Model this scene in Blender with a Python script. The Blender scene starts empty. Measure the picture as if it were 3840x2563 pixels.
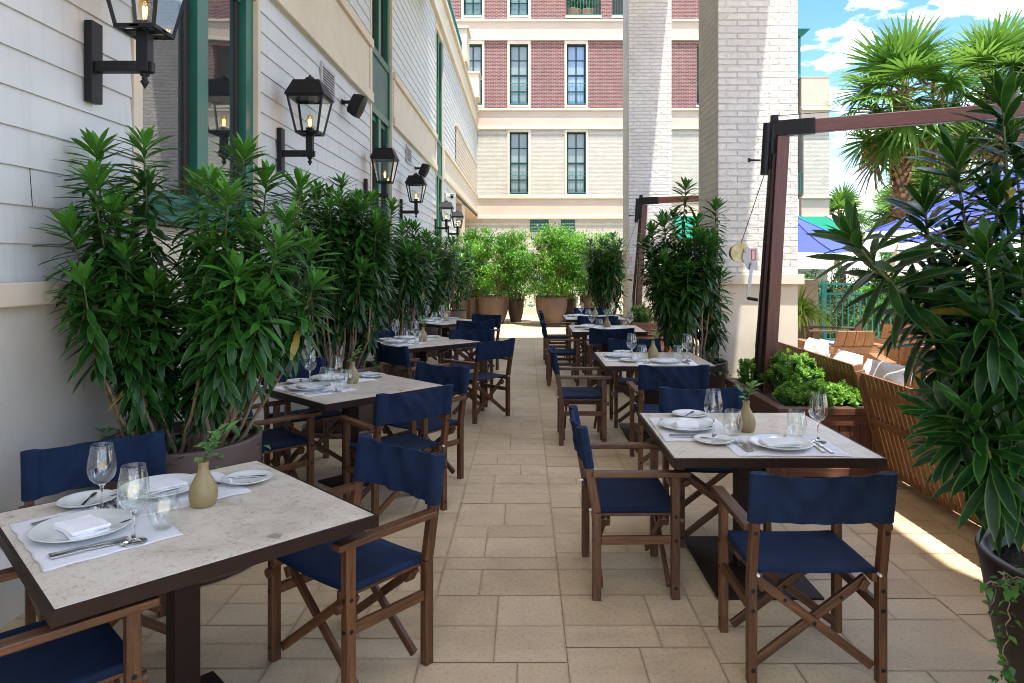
import bpy, math, random
import numpy as np
from mathutils import Vector, Matrix

R = math.radians
rnd = random.Random(11)
scene = bpy.context.scene
COL = scene.collection

# ------------------------------------------------------------------ survey
# the camera stands at the origin, 1.70 m above the terrace, looking along +Y
F, CX, CY, H = 1600.0, 1203.0, 605.0, 1.70


def G(x, y, z=0.0):
    d = F * (H - z) / (y - CY)
    return ((x - CX) / F * d, d, z)


def P(x, y, d):
    return ((x - CX) / F * d, d, H + (CY - y) / F * d)


# ------------------------------------------------------------------ materials
def new_mat(name):
    m = bpy.data.materials.new(name)
    m.use_nodes = True
    nt = m.node_tree
    b = nt.nodes['Principled BSDF']
    return m, nt, b


def N(nt, t, **kw):
    n = nt.nodes.new(t)
    for k, v in kw.items():
        if hasattr(n, k):
            setattr(n, k, v)
    return n


def L(nt, a, b):
    nt.links.new(a, b)


def ramp(nt, fac, stops):
    r = N(nt, 'ShaderNodeValToRGB')
    els = r.color_ramp.elements
    while len(els) < len(stops):
        els.new(0.5)
    for e, (p, c) in zip(els, stops):
        e.position = p
        e.color = (*c, 1) if len(c) == 3 else c
    L(nt, fac, r.inputs[0])
    return r.outputs[0]


def coords(nt, kind='Object', scale=(1, 1, 1)):
    tc = N(nt, 'ShaderNodeTexCoord')
    mp = N(nt, 'ShaderNodeMapping')
    mp.inputs['Scale'].default_value = scale
    L(nt, tc.outputs[kind], mp.inputs[0])
    return mp.outputs[0]


def noise(nt, vec, scale, detail=4, rough=0.55, dist=0.0):
    n = N(nt, 'ShaderNodeTexNoise')
    n.inputs['Scale'].default_value = scale
    n.inputs['Detail'].default_value = detail
    n.inputs['Roughness'].default_value = rough
    n.inputs['Distortion'].default_value = dist
    L(nt, vec, n.inputs['Vector'])
    return n.outputs['Fac']


def math_n(nt, op, a, b=None):
    n = N(nt, 'ShaderNodeMath', operation=op)
    for i, v in enumerate((a, b)):
        if v is None:
            continue
        if isinstance(v, (int, float)):
            n.inputs[i].default_value = v
        else:
            L(nt, v, n.inputs[i])
    return n.outputs[0]


def mix(nt, fac, a, b, mode='MIX'):
    n = N(nt, 'ShaderNodeMix', data_type='RGBA', blend_type=mode)
    for i, v in ((0, fac), (6, a), (7, b)):
        if isinstance(v, (int, float)):
            n.inputs[i].default_value = v
        elif isinstance(v, tuple):
            n.inputs[i].default_value = (*v, 1) if len(v) == 3 else v
        else:
            L(nt, v, n.inputs[i])
    return n.outputs[2]


def bump(nt, bsdf, h, strength=0.4, dist=0.01):
    b = N(nt, 'ShaderNodeBump')
    b.inputs['Strength'].default_value = strength
    b.inputs['Distance'].default_value = dist
    L(nt, h, b.inputs['Height'])
    L(nt, b.outputs[0], bsdf.inputs['Normal'])


def plain(name, c, rough=0.5, metal=0.0, var=0.12, scale=6.0, bmp=0.0, bscale=60, spec=0.5, dist=0.004):
    m, nt, b = new_mat(name)
    v = coords(nt)
    n = noise(nt, v, scale)
    col = ramp(nt, n, [(0.3, tuple(x * (1 - var) for x in c)), (0.7, tuple(min(1, x * (1 + var)) for x in c))])
    L(nt, col, b.inputs['Base Color'])
    b.inputs['Roughness'].default_value = rough
    b.inputs['Metallic'].default_value = metal
    b.inputs['Specular IOR Level'].default_value = spec
    if bmp:
        bump(nt, b, noise(nt, v, bscale, 5), bmp, dist)
    return m


def wood(name, dark, light, stretch=(40, 40, 3), rough=0.45, scale=1.0):
    """grain runs along the long axis picked with stretch (small number = along)"""
    m, nt, b = new_mat(name)
    tc = N(nt, 'ShaderNodeTexCoord')
    oi = N(nt, 'ShaderNodeObjectInfo')
    at = N(nt, 'ShaderNodeAttribute', attribute_name='grain')
    mp = N(nt, 'ShaderNodeMapping')
    L(nt, at.outputs['Vector'], mp.inputs[0])
    mp.inputs['Scale'].default_value = stretch
    off = N(nt, 'ShaderNodeVectorMath', operation='ADD')
    cmb = N(nt, 'ShaderNodeCombineXYZ')
    k = math_n(nt, 'MULTIPLY', oi.outputs['Random'], 37.0)
    L(nt, k, cmb.inputs[0]); L(nt, k, cmb.inputs[1])
    L(nt, mp.outputs[0], off.inputs[0]); L(nt, cmb.outputs[0], off.inputs[1])
    v = off.outputs[0]
    n1 = noise(nt, v, 1.0 * scale, 6, 0.65, 0.6)
    n2 = noise(nt, v, 5.0 * scale, 3, 0.6)
    f = math_n(nt, 'ADD', math_n(nt, 'MULTIPLY', n1, 0.7), math_n(nt, 'MULTIPLY', n2, 0.3))
    col = ramp(nt, f, [(0.34, dark), (0.52, tuple((a + c) / 2 for a, c in zip(dark, light))), (0.66, light)])
    tint = math_n(nt, 'ADD', math_n(nt, 'MULTIPLY', oi.outputs['Random'], 0.35), 0.82)
    hs = N(nt, 'ShaderNodeHueSaturation')
    L(nt, col, hs.inputs['Color']); L(nt, tint, hs.inputs['Value'])
    L(nt, hs.outputs[0], b.inputs['Base Color'])
    b.inputs['Roughness'].default_value = rough
    bump(nt, b, f, 0.25, 0.002)
    return m


def brick_mat(name, c1, c2, mortar, bw, rh, ms, bdist=0.012, rough=0.85, strength=1.0, var=None, lump=0.55):
    m, nt, b = new_mat(name)
    uv = coords(nt, 'UV')
    wob = N(nt, 'ShaderNodeTexNoise'); wob.inputs['Scale'].default_value = 9.0
    L(nt, uv, wob.inputs['Vector'])
    sub = N(nt, 'ShaderNodeVectorMath', operation='SUBTRACT'); L(nt, wob.outputs['Color'], sub.inputs[0]); sub.inputs[1].default_value = (0.5, 0.5, 0.5)
    scl = N(nt, 'ShaderNodeVectorMath', operation='SCALE'); L(nt, sub.outputs[0], scl.inputs[0]); scl.inputs['Scale'].default_value = rh * 0.16
    add = N(nt, 'ShaderNodeVectorMath', operation='ADD'); L(nt, uv, add.inputs[0]); L(nt, scl.outputs[0], add.inputs[1])
    br = N(nt, 'ShaderNodeTexBrick')
    br.offset = 0.5
    br.inputs['Scale'].default_value = 1.0
    br.inputs['Brick Width'].default_value = bw
    br.inputs['Row Height'].default_value = rh
    br.inputs['Mortar Size'].default_value = ms
    br.inputs['Mortar Smooth'].default_value = 0.35
    br.inputs['Bias'].default_value = 0.0
    br.inputs['Color1'].default_value = (*c1, 1)
    br.inputs['Color2'].default_value = (*c2, 1)
    br.inputs['Mortar'].default_value = (*mortar, 1)
    L(nt, add.outputs[0], br.inputs['Vector'])
    n = noise(nt, uv, 22, 5, 0.6)
    n3 = noise(nt, uv, 1.3, 3, 0.6)
    col = mix(nt, math_n(nt, 'MULTIPLY', n, 0.45), br.outputs['Color'], var or tuple(x * 0.75 for x in c1))
    st = ramp(nt, n3, [(0.3, (0.86, 0.86, 0.86)), (0.7, (1, 1, 1))])
    col = mix(nt, 1.0, col, st, 'MULTIPLY')
    L(nt, col, b.inputs['Base Color'])
    b.inputs['Roughness'].default_value = rough
    inv = math_n(nt, 'SUBTRACT', 1.0, br.outputs['Fac'])
    n2 = noise(nt, uv, 1.1 / rh, 4, 0.6)
    h = math_n(nt, 'ADD', inv, math_n(nt, 'MULTIPLY', n2, lump))
    bump(nt, b, h, strength, bdist)
    return m


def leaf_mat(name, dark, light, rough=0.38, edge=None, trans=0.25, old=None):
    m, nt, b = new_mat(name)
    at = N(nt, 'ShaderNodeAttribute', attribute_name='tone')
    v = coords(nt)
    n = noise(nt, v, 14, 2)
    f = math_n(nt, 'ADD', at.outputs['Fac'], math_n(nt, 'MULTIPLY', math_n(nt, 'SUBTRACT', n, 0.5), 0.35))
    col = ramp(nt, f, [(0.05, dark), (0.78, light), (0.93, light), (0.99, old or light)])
    if edge:
        ae = N(nt, 'ShaderNodeAttribute', attribute_name='rib')
        e = ramp(nt, ae.outputs['Fac'], [(0.72, (0, 0, 0)), (0.98, (1, 1, 1))])
        col = mix(nt, math_n(nt, 'MULTIPLY', e, 0.6), col, edge)
    L(nt, col, b.inputs['Base Color'])
    b.inputs['Roughness'].default_value = rough
    b.inputs['Specular IOR Level'].default_value = 0.30
    tr = N(nt, 'ShaderNodeBsdfTranslucent')
    hs = N(nt, 'ShaderNodeHueSaturation'); hs.inputs['Value'].default_value = 1.6; hs.inputs['Hue'].default_value = 0.48
    L(nt, col, hs.inputs['Color']); L(nt, hs.outputs[0], tr.inputs['Color'])
    ms = N(nt, 'ShaderNodeMixShader'); ms.inputs[0].default_value = trans
    L(nt, b.outputs[0], ms.inputs[1]); L(nt, tr.outputs[0], ms.inputs[2])
    L(nt, ms.outputs[0], nt.nodes['Material Output'].inputs['Surface'])
    return m


def glass_mat(name, tint=(0.97, 0.985, 0.98), ior=1.5, gloss=1.0):
    """clear thin glass: most light passes, the rest reflects by Fresnel"""
    m, nt, b = new_mat(name)
    nt.nodes.remove(b)
    lw = N(nt, 'ShaderNodeLayerWeight'); lw.inputs['Blend'].default_value = 0.5
    f0 = 1.5 * ((ior - 1) / (ior + 1)) ** 2
    fac = math_n(nt, 'ADD', math_n(nt, 'MULTIPLY', math_n(nt, 'POWER', lw.outputs['Facing'], 4.0), 0.62), f0)
    tp = N(nt, 'ShaderNodeBsdfTransparent'); tp.inputs['Color'].default_value = (*tint, 1)
    gl = N(nt, 'ShaderNodeBsdfGlossy'); gl.inputs['Roughness'].default_value = 0.01
    gl.inputs['Color'].default_value = (gloss, gloss, gloss, 1)
    ms = N(nt, 'ShaderNodeMixShader')
    L(nt, fac, ms.inputs[0]); L(nt, tp.outputs[0], ms.inputs[1]); L(nt, gl.outputs[0], ms.inputs[2])
    L(nt, ms.outputs[0], nt.nodes['Material Output'].inputs['Surface'])
    return m


def solid_glass(name):
    m, nt, b = new_mat(name)
    b.inputs['Transmission Weight'].default_value = 1.0; b.inputs['Roughness'].default_value = 0.0; b.inputs['IOR'].default_value = 1.5
    b.inputs['Base Color'].default_value = (.97, .985, .98, 1)
    return m


def window_mat(name, base=(0.015, 0.02, 0.022), ior=1.9, rough=0.015):
    m, nt, b = new_mat(name)
    v = coords(nt)
    n = noise(nt, v, 1.6, 2)
    b.inputs['Base Color'].default_value = (*base, 1)
    b.inputs['Roughness'].default_value = rough
    b.inputs['IOR'].default_value = ior
    bump(nt, b, n, 0.06, 0.02)
    return m


def emit_mat(name, c, s):
    m, nt, b = new_mat(name)
    b.inputs['Base Color'].default_value = (*c, 1)
    b.inputs['Emission Color'].default_value = (*c, 1)
    b.inputs['Emission Strength'].default_value = s
    return m


def tile_mat(name):
    m, nt, b = new_mat(name)
    v = coords(nt)
    at = N(nt, 'ShaderNodeAttribute', attribute_name='tone')
    rim = N(nt, 'ShaderNodeAttribute', attribute_name='rib')
    base = ramp(nt, at.outputs['Fac'], [(0.0, (0.545, 0.415, 0.250)), (0.5, (0.585, 0.455, 0.285)), (1.0, (0.625, 0.495, 0.32))])
    n1 = noise(nt, v, 2.2, 5, 0.6)
    n2 = noise(nt, v, 60, 4, 0.7)
    n4 = noise(nt, v, 7, 4, 0.65)
    col = mix(nt, 1.0, base, ramp(nt, n1, [(0.3, (0.84, 0.83, 0.82)), (0.7, (1.06, 1.05, 1.04))]), 'MULTIPLY')
    col = mix(nt, 1.0, col, ramp(nt, n2, [(0.34, (0.80, 0.78, 0.75)), (0.46, (1, 1, 1)), (0.75, (1.05, 1.05, 1.05))]), 'MULTIPLY')
    sp = N(nt, 'ShaderNodeTexVoronoi'); sp.inputs['Scale'].default_value = 55.0
    L(nt, v, sp.inputs['Vector'])
    col = mix(nt, 1.0, col, ramp(nt, sp.outputs['Distance'], [(0.06, (0.55, 0.5, 0.45)), (0.14, (1, 1, 1))]), 'MULTIPLY')
    n5 = noise(nt, v, 0.75, 5, 0.7, 0.6)
    col = mix(nt, 1.0, col, ramp(nt, n5, [(0.30, (0.80, 0.765, 0.72)), (0.50, (1, 1, 1)), (0.72, (1.05, 1.04, 1.03))]), 'MULTIPLY')
    dirt = math_n(nt, 'MULTIPLY', math_n(nt, 'SUBTRACT', rim.outputs['Fac'], 0.25), math_n(nt, 'MULTIPLY', noise(nt, v, 1.4, 4, .6), math_n(nt, 'MULTIPLY', n4, 2.1)))
    col = mix(nt, ramp(nt, dirt, [(0.05, (0, 0, 0)), (0.65, (0.55, 0.55, 0.55))]), col, (0.34, 0.225, 0.125))
    L(nt, col, b.inputs['Base Color'])
    b.inputs['Roughness'].default_value = 0.62
    b.inputs['Specular IOR Level'].default_value = 0.35
    bump(nt, b, math_n(nt, 'ADD', n2, math_n(nt, 'MULTIPLY', n1, 1.0)), 0.22, 0.004)
    return m


def stone_mat(name):
    m, nt, b = new_mat(name)
    v = coords(nt)
    n1 = noise(nt, v, 5, 6, 0.65, 0.4)
    n2 = noise(nt, v, 38, 5, 0.7, 1.2)
    vo = N(nt, 'ShaderNodeTexVoronoi'); vo.inputs['Scale'].default_value = 5.5
    wv = N(nt, 'ShaderNodeVectorMath', operation='ADD'); L(nt, v, wv.inputs[0])
    wn = N(nt, 'ShaderNodeTexNoise'); wn.inputs['Scale'].default_value = 14; L(nt, v, wn.inputs['Vector'])
    ws = N(nt, 'ShaderNodeVectorMath', operation='SCALE'); L(nt, wn.outputs['Color'], ws.inputs[0]); ws.inputs['Scale'].default_value = 0.06
    L(nt, ws.outputs[0], wv.inputs[1]); L(nt, wv.outputs[0], vo.inputs['Vector'])
    base = ramp(nt, n1, [(0.3, (0.49, 0.425, 0.335)), (0.5, (0.64, 0.575, 0.475)), (0.75, (0.73, 0.675, 0.57))])
    col = mix(nt, 1.0, base, ramp(nt, n2, [(0.34, (0.60, 0.56, 0.52)), (0.46, (1, 1, 1))]), 'MULTIPLY')
    blot = ramp(nt, vo.outputs['Distance'], [(0.16, (1, 1, 1)), (0.20, (0, 0, 0))])
    gate = ramp(nt, vo.outputs['Color'], [(0.66, (0, 0, 0)), (0.68, (1, 1, 1))])
    col = mix(nt, mix(nt, 1.0, blot, gate, 'MULTIPLY'), col, (0.30, 0.26, 0.21))
    L(nt, col, b.inputs['Base Color'])
    b.inputs['Roughness'].default_value = 0.34
    bump(nt, b, n2, 0.08, 0.001)
    return m


def fabric(name, c, rough=0.85, weave=1800, sheen=0.25, var=0.25):
    m, nt, b = new_mat(name)
    v = coords(nt)
    n1 = noise(nt, v, 7, 4)
    n2 = noise(nt, v, weave * 0.4, 2)
    oi = N(nt, 'ShaderNodeObjectInfo')
    col = ramp(nt, n1, [(0.25, tuple(x * (1 - var) for x in c)), (0.75, tuple(x * (1 + var) for x in c))])
    hs = N(nt, 'ShaderNodeHueSaturation'); L(nt, col, hs.inputs['Color'])
    L(nt, math_n(nt, 'ADD', math_n(nt, 'MULTIPLY', oi.outputs['Random'], 0.3), 0.85), hs.inputs['Value'])
    col = mix(nt, 1.0, hs.outputs[0], ramp(nt, n2, [(0.3, (0.8, 0.8, 0.8)), (0.7, (1.15, 1.15, 1.15))]), 'MULTIPLY')
    L(nt, col, b.inputs['Base Color'])
    b.inputs['Roughness'].default_value = rough
    b.inputs['Sheen Weight'].default_value = sheen
    b.inputs['Sheen Tint'].default_value = (*[min(1, x * 6 + 0.05) for x in c], 1)
    b.inputs['Specular IOR Level'].default_value = 0.2
    bump(nt, b, math_n(nt, 'ADD', n2, math_n(nt, 'MULTIPLY', n1, 2.0)), 0.25, 0.0015)
    return m


M = {}
M['tile'] = tile_mat('terrace_tile')
M['grout'] = plain('grout', (0.40, 0.295, 0.18), 0.9, var=0.3, scale=3)
M['paving'] = plain('outer_paving', (0.42, 0.36, 0.28), 0.8, var=0.18, bmp=0.2)
M['lawn'] = plain('lawn', (0.032, 0.095, 0.014), 0.8, var=0.4, scale=3, bmp=0.8, bscale=90, dist=0.03)
def siding_mat():
    m, nt, b = new_mat('siding_paint')
    v = coords(nt)
    st = noise(nt, coords(nt, 'Object', (1, 5.0, 0.35)), 3.0, 5, 0.6)
    n = noise(nt, v, 1.1, 4, 0.6)
    c = ramp(nt, n, [(0.3, (0.47, 0.50, 0.505)), (0.7, (0.515, 0.54, 0.54))])
    c = mix(nt, 1.0, c, ramp(nt, st, [(0.30, (0.90, 0.89, 0.87)), (0.48, (1, 1, 1))]), 'MULTIPLY')
    L(nt, c, b.inputs['Base Color']); b.inputs['Roughness'].default_value = 0.55
    bump(nt, b, math_n(nt, 'ADD', noise(nt, coords(nt, 'Object', (30, 3, 60)), 2.0, 4), n), 0.10, 0.003)
    return m


M['siding'] = siding_mat()
M['cream'] = plain('cream_render', (0.56, 0.495, 0.39), 0.8, var=0.07, scale=2.2, bmp=0.35, bscale=120, dist=0.004)
M['stucco'] = plain('stucco', (0.52, 0.495, 0.43), 0.85, var=0.07, scale=1.6, bmp=0.6, bscale=110, dist=0.005)
M['pillar_stucco'] = plain('pillar_stucco', (0.60, 0.545, 0.435), 0.85, var=0.06, scale=2.0, bmp=0.45, bscale=110, dist=0.004)
M['peach'] = plain('peach_render', (0.52, 0.425, 0.335), 0.85, var=0.05, scale=1.2, bmp=0.2, bscale=60)
M['trim'] = plain('pale_trim', (0.60, 0.53, 0.425), 0.75, var=0.05, scale=2)
M['white_brick'] = brick_mat('painted_brick', (0.70, 0.675, 0.60), (0.76, 0.735, 0.66), (0.66, 0.635, 0.56), 0.245, 0.0755, 0.009, 0.020, 0.75, lump=0.85)
M['facade_white'] = brick_mat('facade_painted_brick', (0.61, 0.575, 0.485), (0.68, 0.64, 0.545), (0.46, 0.43, 0.35), 0.24, 0.068, 0.008, 0.03, 0.85, lump=1.0)
M['red_brick'] = brick_mat('red_brick', (0.15, 0.040, 0.030), (0.29, 0.085, 0.062), (0.55, 0.48, 0.45), 0.24, 0.072, 0.011, 0.03, 0.9, var=(0.10, 0.05, 0.055))
M['green'] = plain('green_frame_paint', (0.010, 0.105, 0.070), 0.35, var=0.12, scale=3)
M['frame_far'] = plain('dark_green_frame', (0.005, 0.052, 0.037), 0.55, var=0.12, scale=3, spec=0.25)
M['green_panel'] = plain('green_panel_paint', (0.016, 0.085, 0.068), 0.45, var=0.3, scale=2)
M['dark_gasket'] = plain('dark_gasket', (0.018, 0.012, 0.010), 0.5)
M['glass_dark'] = window_mat('window_glass', ior=2.6)
M['blind'] = plain('pale_blind', (0.25, 0.29, 0.28), 0.15, var=0.1, scale=0.8, spec=0.9)
M['sky_tinted_pane'] = plain('sky_lit_pane', (0.27, 0.36, 0.52), 0.12, var=0.1, scale=0.8, spec=0.9)  # blue of the sky on the glass is put into the pane colour
M['teal'] = plain('teal_railing', (0.014, 0.17, 0.155), 0.4)
M['awning'] = fabric('green_awning', (0.004, 0.165, 0.10), 0.8, 200, 0.1, 0.08)
M['black'] = plain('black_metal', (0.007, 0.007, 0.0085), 0.5, var=0.15, bmp=0.06, bscale=250, spec=0.28)
M['steel'] = plain('cutlery_steel', (0.62, 0.61, 0.60), 0.16, metal=1.0, var=0.03)
M['zinc'] = plain('zinc_plate', (0.30, 0.31, 0.32), 0.4, metal=0.9, var=0.06)
M['zinc_yellow'] = plain('yellow_zinc', (0.40, 0.35, 0.20), 0.4, metal=0.7, var=0.3, scale=14)
M['grey_metal'] = plain('grey_aluminium', (0.42, 0.43, 0.44), 0.45, metal=0.5)
M['red_label'] = plain('red_label', (0.45, 0.015, 0.03), 0.5)
M['white'] = plain('white_plastic', (0.75, 0.76, 0.76), 0.45, var=0.04)
M['chair_wood'] = wood('chair_teak', (0.028, 0.010, 0.0035), (0.175, 0.071, 0.025), (60, 60, 4), 0.45)
M['sofa_wood'] = wood('sofa_teak', (0.15, 0.062, 0.022), (0.37, 0.18, 0.072), (45, 45, 3), 0.5)
M['bench_wood'] = wood('bench_teak', (0.095, 0.042, 0.017), (0.27, 0.128, 0.052), (45, 45, 3), 0.55)
M['dark_wood'] = wood('planter_wood', (0.045, 0.017, 0.011), (0.15, 0.063, 0.039), (45, 45, 3), 0.45)
M['post_wood'] = wood('umbrella_mahogany', (0.050, 0.013, 0.009), (0.125, 0.038, 0.026), (60, 60, 2.5), 0.38)
M['navy'] = fabric('navy_canvas', (0.0062, 0.0165, 0.044), sheen=0.08, var=0.4)
M['blue_canvas'] = fabric('blue_canvas', (0.05, 0.072, 0.33), 0.8, 300, 0.1, 0.08)
M['white_canvas'] = fabric('white_canvas', (0.72, 0.70, 0.66), 0.85, 300, 0.05, 0.04)
M['linen'] = fabric('white_linen', (0.80, 0.80, 0.82), 0.9, 2500, 0.1, 0.03)
M['cushion'] = fabric('white_cushion', (0.74, 0.72, 0.69), 0.9, 400, 0.1, 0.04)
M['blue_cushion'] = fabric('grey_blue_cushion', (0.30, 0.34, 0.42), 0.9, 400, 0.1, 0.04)
M['stone'] = stone_mat('table_stone')
M['brown_metal'] = plain('brown_metal', (0.021, 0.0098, 0.0070), 0.5, var=0.15, scale=12, spec=0.2)
M['china'] = plain('china', (0.70, 0.72, 0.69), 0.12, var=0.02, spec=0.6)
M['ink'] = plain('emblem_ink', (0.03, 0.035, 0.04), 0.4)
M['vase'] = plain('olive_ceramic', (0.27, 0.205, 0.09), 0.42, var=0.06, scale=9, bmp=0.05)
M['glass'] = glass_mat('clear_glass')
M['solid_glass'] = solid_glass('solid_glass')
M['pane'] = glass_mat('lantern_pane', (0.93, 0.95, 0.94), 1.6)
M['bulb'] = glass_mat('amber_bulb', (1.0, 0.80, 0.45), 1.45)
M['filament'] = emit_mat('glowing_filament', (1.0, 0.50, 0.13), 10)
M['pot'] = plain('brown_pot', (0.085, 0.050, 0.040), 0.5, var=0.2, scale=5, bmp=0.12, bscale=40)
M['pot_dark'] = plain('dark_pot', (0.018, 0.012, 0.0105), 0.45, var=0.25, scale=4, bmp=0.12, bscale=40)
M['pot_bronze'] = plain('bronze_pot', (0.11, 0.067, 0.049), 0.6, var=0.2, scale=3, bmp=0.15, bscale=30)
M['pot_grey'] = plain('grey_pot', (0.115, 0.10, 0.10), 0.5)
M['terracotta'] = plain('terracotta', (0.45, 0.24, 0.15), 0.75)
M['soil'] = plain('soil', (0.035, 0.024, 0.016), 0.95, var=0.5, scale=30, bmp=0.8, bscale=60, dist=0.02)
M['stem'] = plain('grey_stem', (0.24, 0.165, 0.105), 0.8, var=0.3, scale=25, bmp=0.5, bscale=90, dist=0.006)
M['young_stem'] = plain('young_stem', (0.075, 0.10, 0.035), 0.6, var=0.3, scale=25)
M['bark'] = plain('tan_bark', (0.36, 0.235, 0.14), 0.85, var=0.25, scale=12, bmp=0.5, bscale=50, dist=0.01)
M['palm_trunk'] = plain('palm_trunk', (0.13, 0.07, 0.042), 0.9, var=0.45, scale=5, bmp=0.8, bscale=18, dist=0.06)
M['husk'] = plain('dry_palm_husk', (0.26, 0.15, 0.085), 0.9, var=0.4, scale=5)
M['dracaena'] = leaf_mat('dracaena_leaf', (0.0042, 0.027, 0.0065), (0.070, 0.245, 0.030), 0.34, edge=(0.10, 0.24, 0.04), trans=0.13, old=(0.34, 0.25, 0.045))
M['ficus'] = leaf_mat('ficus_leaf', (0.030, 0.135, 0.012), (0.15, 0.37, 0.04), 0.30, trans=0.4)
M['cover'] = leaf_mat('ground_cover_leaf', (0.085, 0.19, 0.035), (0.26, 0.42, 0.12), 0.5, trans=0.35)
M['ivy'] = leaf_mat('ivy_leaf', (0.016, 0.075, 0.018), (0.10, 0.27, 0.05), 0.4, trans=0.25)
M['jade'] = leaf_mat('succulent_leaf', (0.040, 0.14, 0.016), (0.20, 0.39, 0.05), 0.42, trans=0.25)
M['strap'] = leaf_mat('strap_leaf', (0.10, 0.25, 0.03), (0.33, 0.50, 0.08), 0.42, trans=0.4)
M['palm'] = leaf_mat('palm_leaf', (0.030, 0.110, 0.014), (0.135, 0.275, 0.042), 0.42, trans=0.32)
M['hedge'] = leaf_mat('dark_hedge_leaf', (0.018, 0.040, 0.014), (0.06, 0.12, 0.03), 0.6, trans=0.2)
M['sprig'] = leaf_mat('sprig_leaf', (0.050, 0.15, 0.045), (0.16, 0.32, 0.09), 0.45, trans=0.3)
M['room_dark'] = plain('dark_room', (0.045, 0.04, 0.037), 0.8)
M['roof_under'] = plain('pale_ceiling', (0.74, 0.71, 0.65), 0.8)
M['hill'] = plain('far_hill', (0.10, 0.20, 0.09), 0.9, var=0.4, scale=0.05)


# ------------------------------------------------------------------ mesh builder
class MB:
    def __init__(s):
        s.v = []; s.f = []; s.mi = []; s.sm = []; s.tone = []; s.rib = {}; s.grain = {}

    def add(s, vs, fs, mi=0, smooth=False, tone=0.5, grain=None, rib=None):
        o = len(s.v)
        s.v += [tuple(p) for p in vs]
        for f in fs:
            s.f.append(tuple(i + o for i in f)); s.mi.append(mi); s.sm.append(smooth); s.tone.append(tone)
        if grain is not None:
            for i, g in enumerate(grain):
                s.grain[o + i] = g
        if rib is not None:
            for i, g in enumerate(rib):
                s.rib[o + i] = g

    def box(s, lo, hi, mi=0, rot=None, org=None):
        x0, y0, z0 = lo; x1, y1, z1 = hi
        vs = [(x0, y0, z0), (x1, y0, z0), (x1, y1, z0), (x0, y1, z0), (x0, y0, z1), (x1, y0, z1), (x1, y1, z1), (x0, y1, z1)]
        ext = sorted(range(3), key=lambda i: (hi[i] - lo[i]))
        j = rnd.uniform(0, 9)
        gr = [(v[ext[0]] + j, v[ext[1]] + j, v[ext[2]] + j) for v in vs]
        if rot is not None:
            c = Vector(org if org else ((x0 + x1) / 2, (y0 + y1) / 2, (z0 + z1) / 2))
            vs = [tuple(rot @ (Vector(p) - c) + c) for p in vs]
        s.add(vs, [(0, 3, 2, 1), (4, 5, 6, 7), (0, 1, 5, 4), (1, 2, 6, 5), (2, 3, 7, 6), (3, 0, 4, 7)], mi, grain=gr)

    def bar(s, p0, p1, w, h, up=(0, 0, 1), mi=0, w1=None, h1=None):
        p0 = Vector(p0); p1 = Vector(p1)
        d = (p1 - p0); ln = d.length; d.normalize()
        u = Vector(up)
        x = d.cross(u)
        if x.length < 1e-4:
            x = d.cross(Vector((0, 1, 0)))
        x.normalize(); z = x.cross(d)
        w1 = w if w1 is None else w1; h1 = h if h1 is None else h1
        vs = []
        for p, ww, hh in ((p0, w, h), (p1, w1, h1)):
            for a, b in ((-1, -1), (1, -1), (1, 1), (-1, 1)):
                vs.append(p + x * (a * ww / 2) + z * (b * hh / 2))
        j = rnd.uniform(0, 9)
        gr = [(a * w / 2 + j, b * h / 2 + j, t * ln + j) for t in (0, 1) for a, b in ((-1, -1), (1, -1), (1, 1), (-1, 1))]
        s.add(vs, [(0, 1, 2, 3), (7, 6, 5, 4), (0, 4, 5, 1), (1, 5, 6, 2), (2, 6, 7, 3), (3, 7, 4, 0)], mi, grain=gr)

    def tube(s, pts, rad, n=8, mi=0, cap=True, smooth=True, tone=0.5):
        pts = [Vector(p) for p in pts]
        if isinstance(rad, (int, float)):
            rad = [rad] * len(pts)
        vs = []; fs = []
        ref = Vector((0.13, 0.21, 1)).normalized()
        for i, p in enumerate(pts):
            d = (pts[min(i + 1, len(pts) - 1)] - pts[max(i - 1, 0)]).normalized()
            x = d.cross(ref)
            if x.length < 0.05:
                x = d.cross(Vector((1, 0, 0)))
            x.normalize(); y = d.cross(x)
            for k in range(n):
                a = 2 * math.pi * k / n
                vs.append(p + (x * math.cos(a) + y * math.sin(a)) * rad[i])
        for i in range(len(pts) - 1):
            for k in range(n):
                a = i * n + k; b = i * n + (k + 1) % n
                fs.append((a, b, b + n, a + n))
        s.add(vs, fs, mi, smooth, tone)
        if cap:
            s.add(vs[:n], [tuple(range(n))[::-1]], mi, False, tone); s.add(vs[-n:], [tuple(range(n))], mi, False, tone)

    def lathe(s, prof, n=24, c=(0, 0, 0), mi=0, smooth=True, sx=1.0, sy=1.0):
        vs = []; fs = []
        for r, z in prof:
            for k in range(n):
                a = 2 * math.pi * k / n
                vs.append((c[0] + r * sx * math.cos(a), c[1] + r * sy * math.sin(a), c[2] + z))
        m = len(prof)
        for i in range(m - 1):
            for k in range(n):
                a = i * n + k; b = i * n + (k + 1) % n
                fs.append((a, b, b + n, a + n))
        if prof[0][0] > 1e-5:
            fs.append(tuple(range(n))[::-1])
        if prof[-1][0] > 1e-5:
            fs.append(tuple(range((m - 1) * n, m * n)))
        s.add(vs, fs, mi, smooth)

    def quad(s, a, b, c, d, mi=0, smooth=False):
        s.add([a, b, c, d], [(0, 1, 2, 3)], mi, smooth)

    def grid(s, fn, nu, nv, mi=0, smooth=True, flip=False):
        vs = [fn(i / nu, j / nv) for j in range(nv + 1) for i in range(nu + 1)]
        fs = []
        for j in range(nv):
            for i in range(nu):
                a = j * (nu + 1) + i
                q = (a, a + 1, a + nu + 2, a + nu + 1)
                fs.append(q[::-1] if flip else q)
        s.add(vs, fs, mi, smooth)

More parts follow.
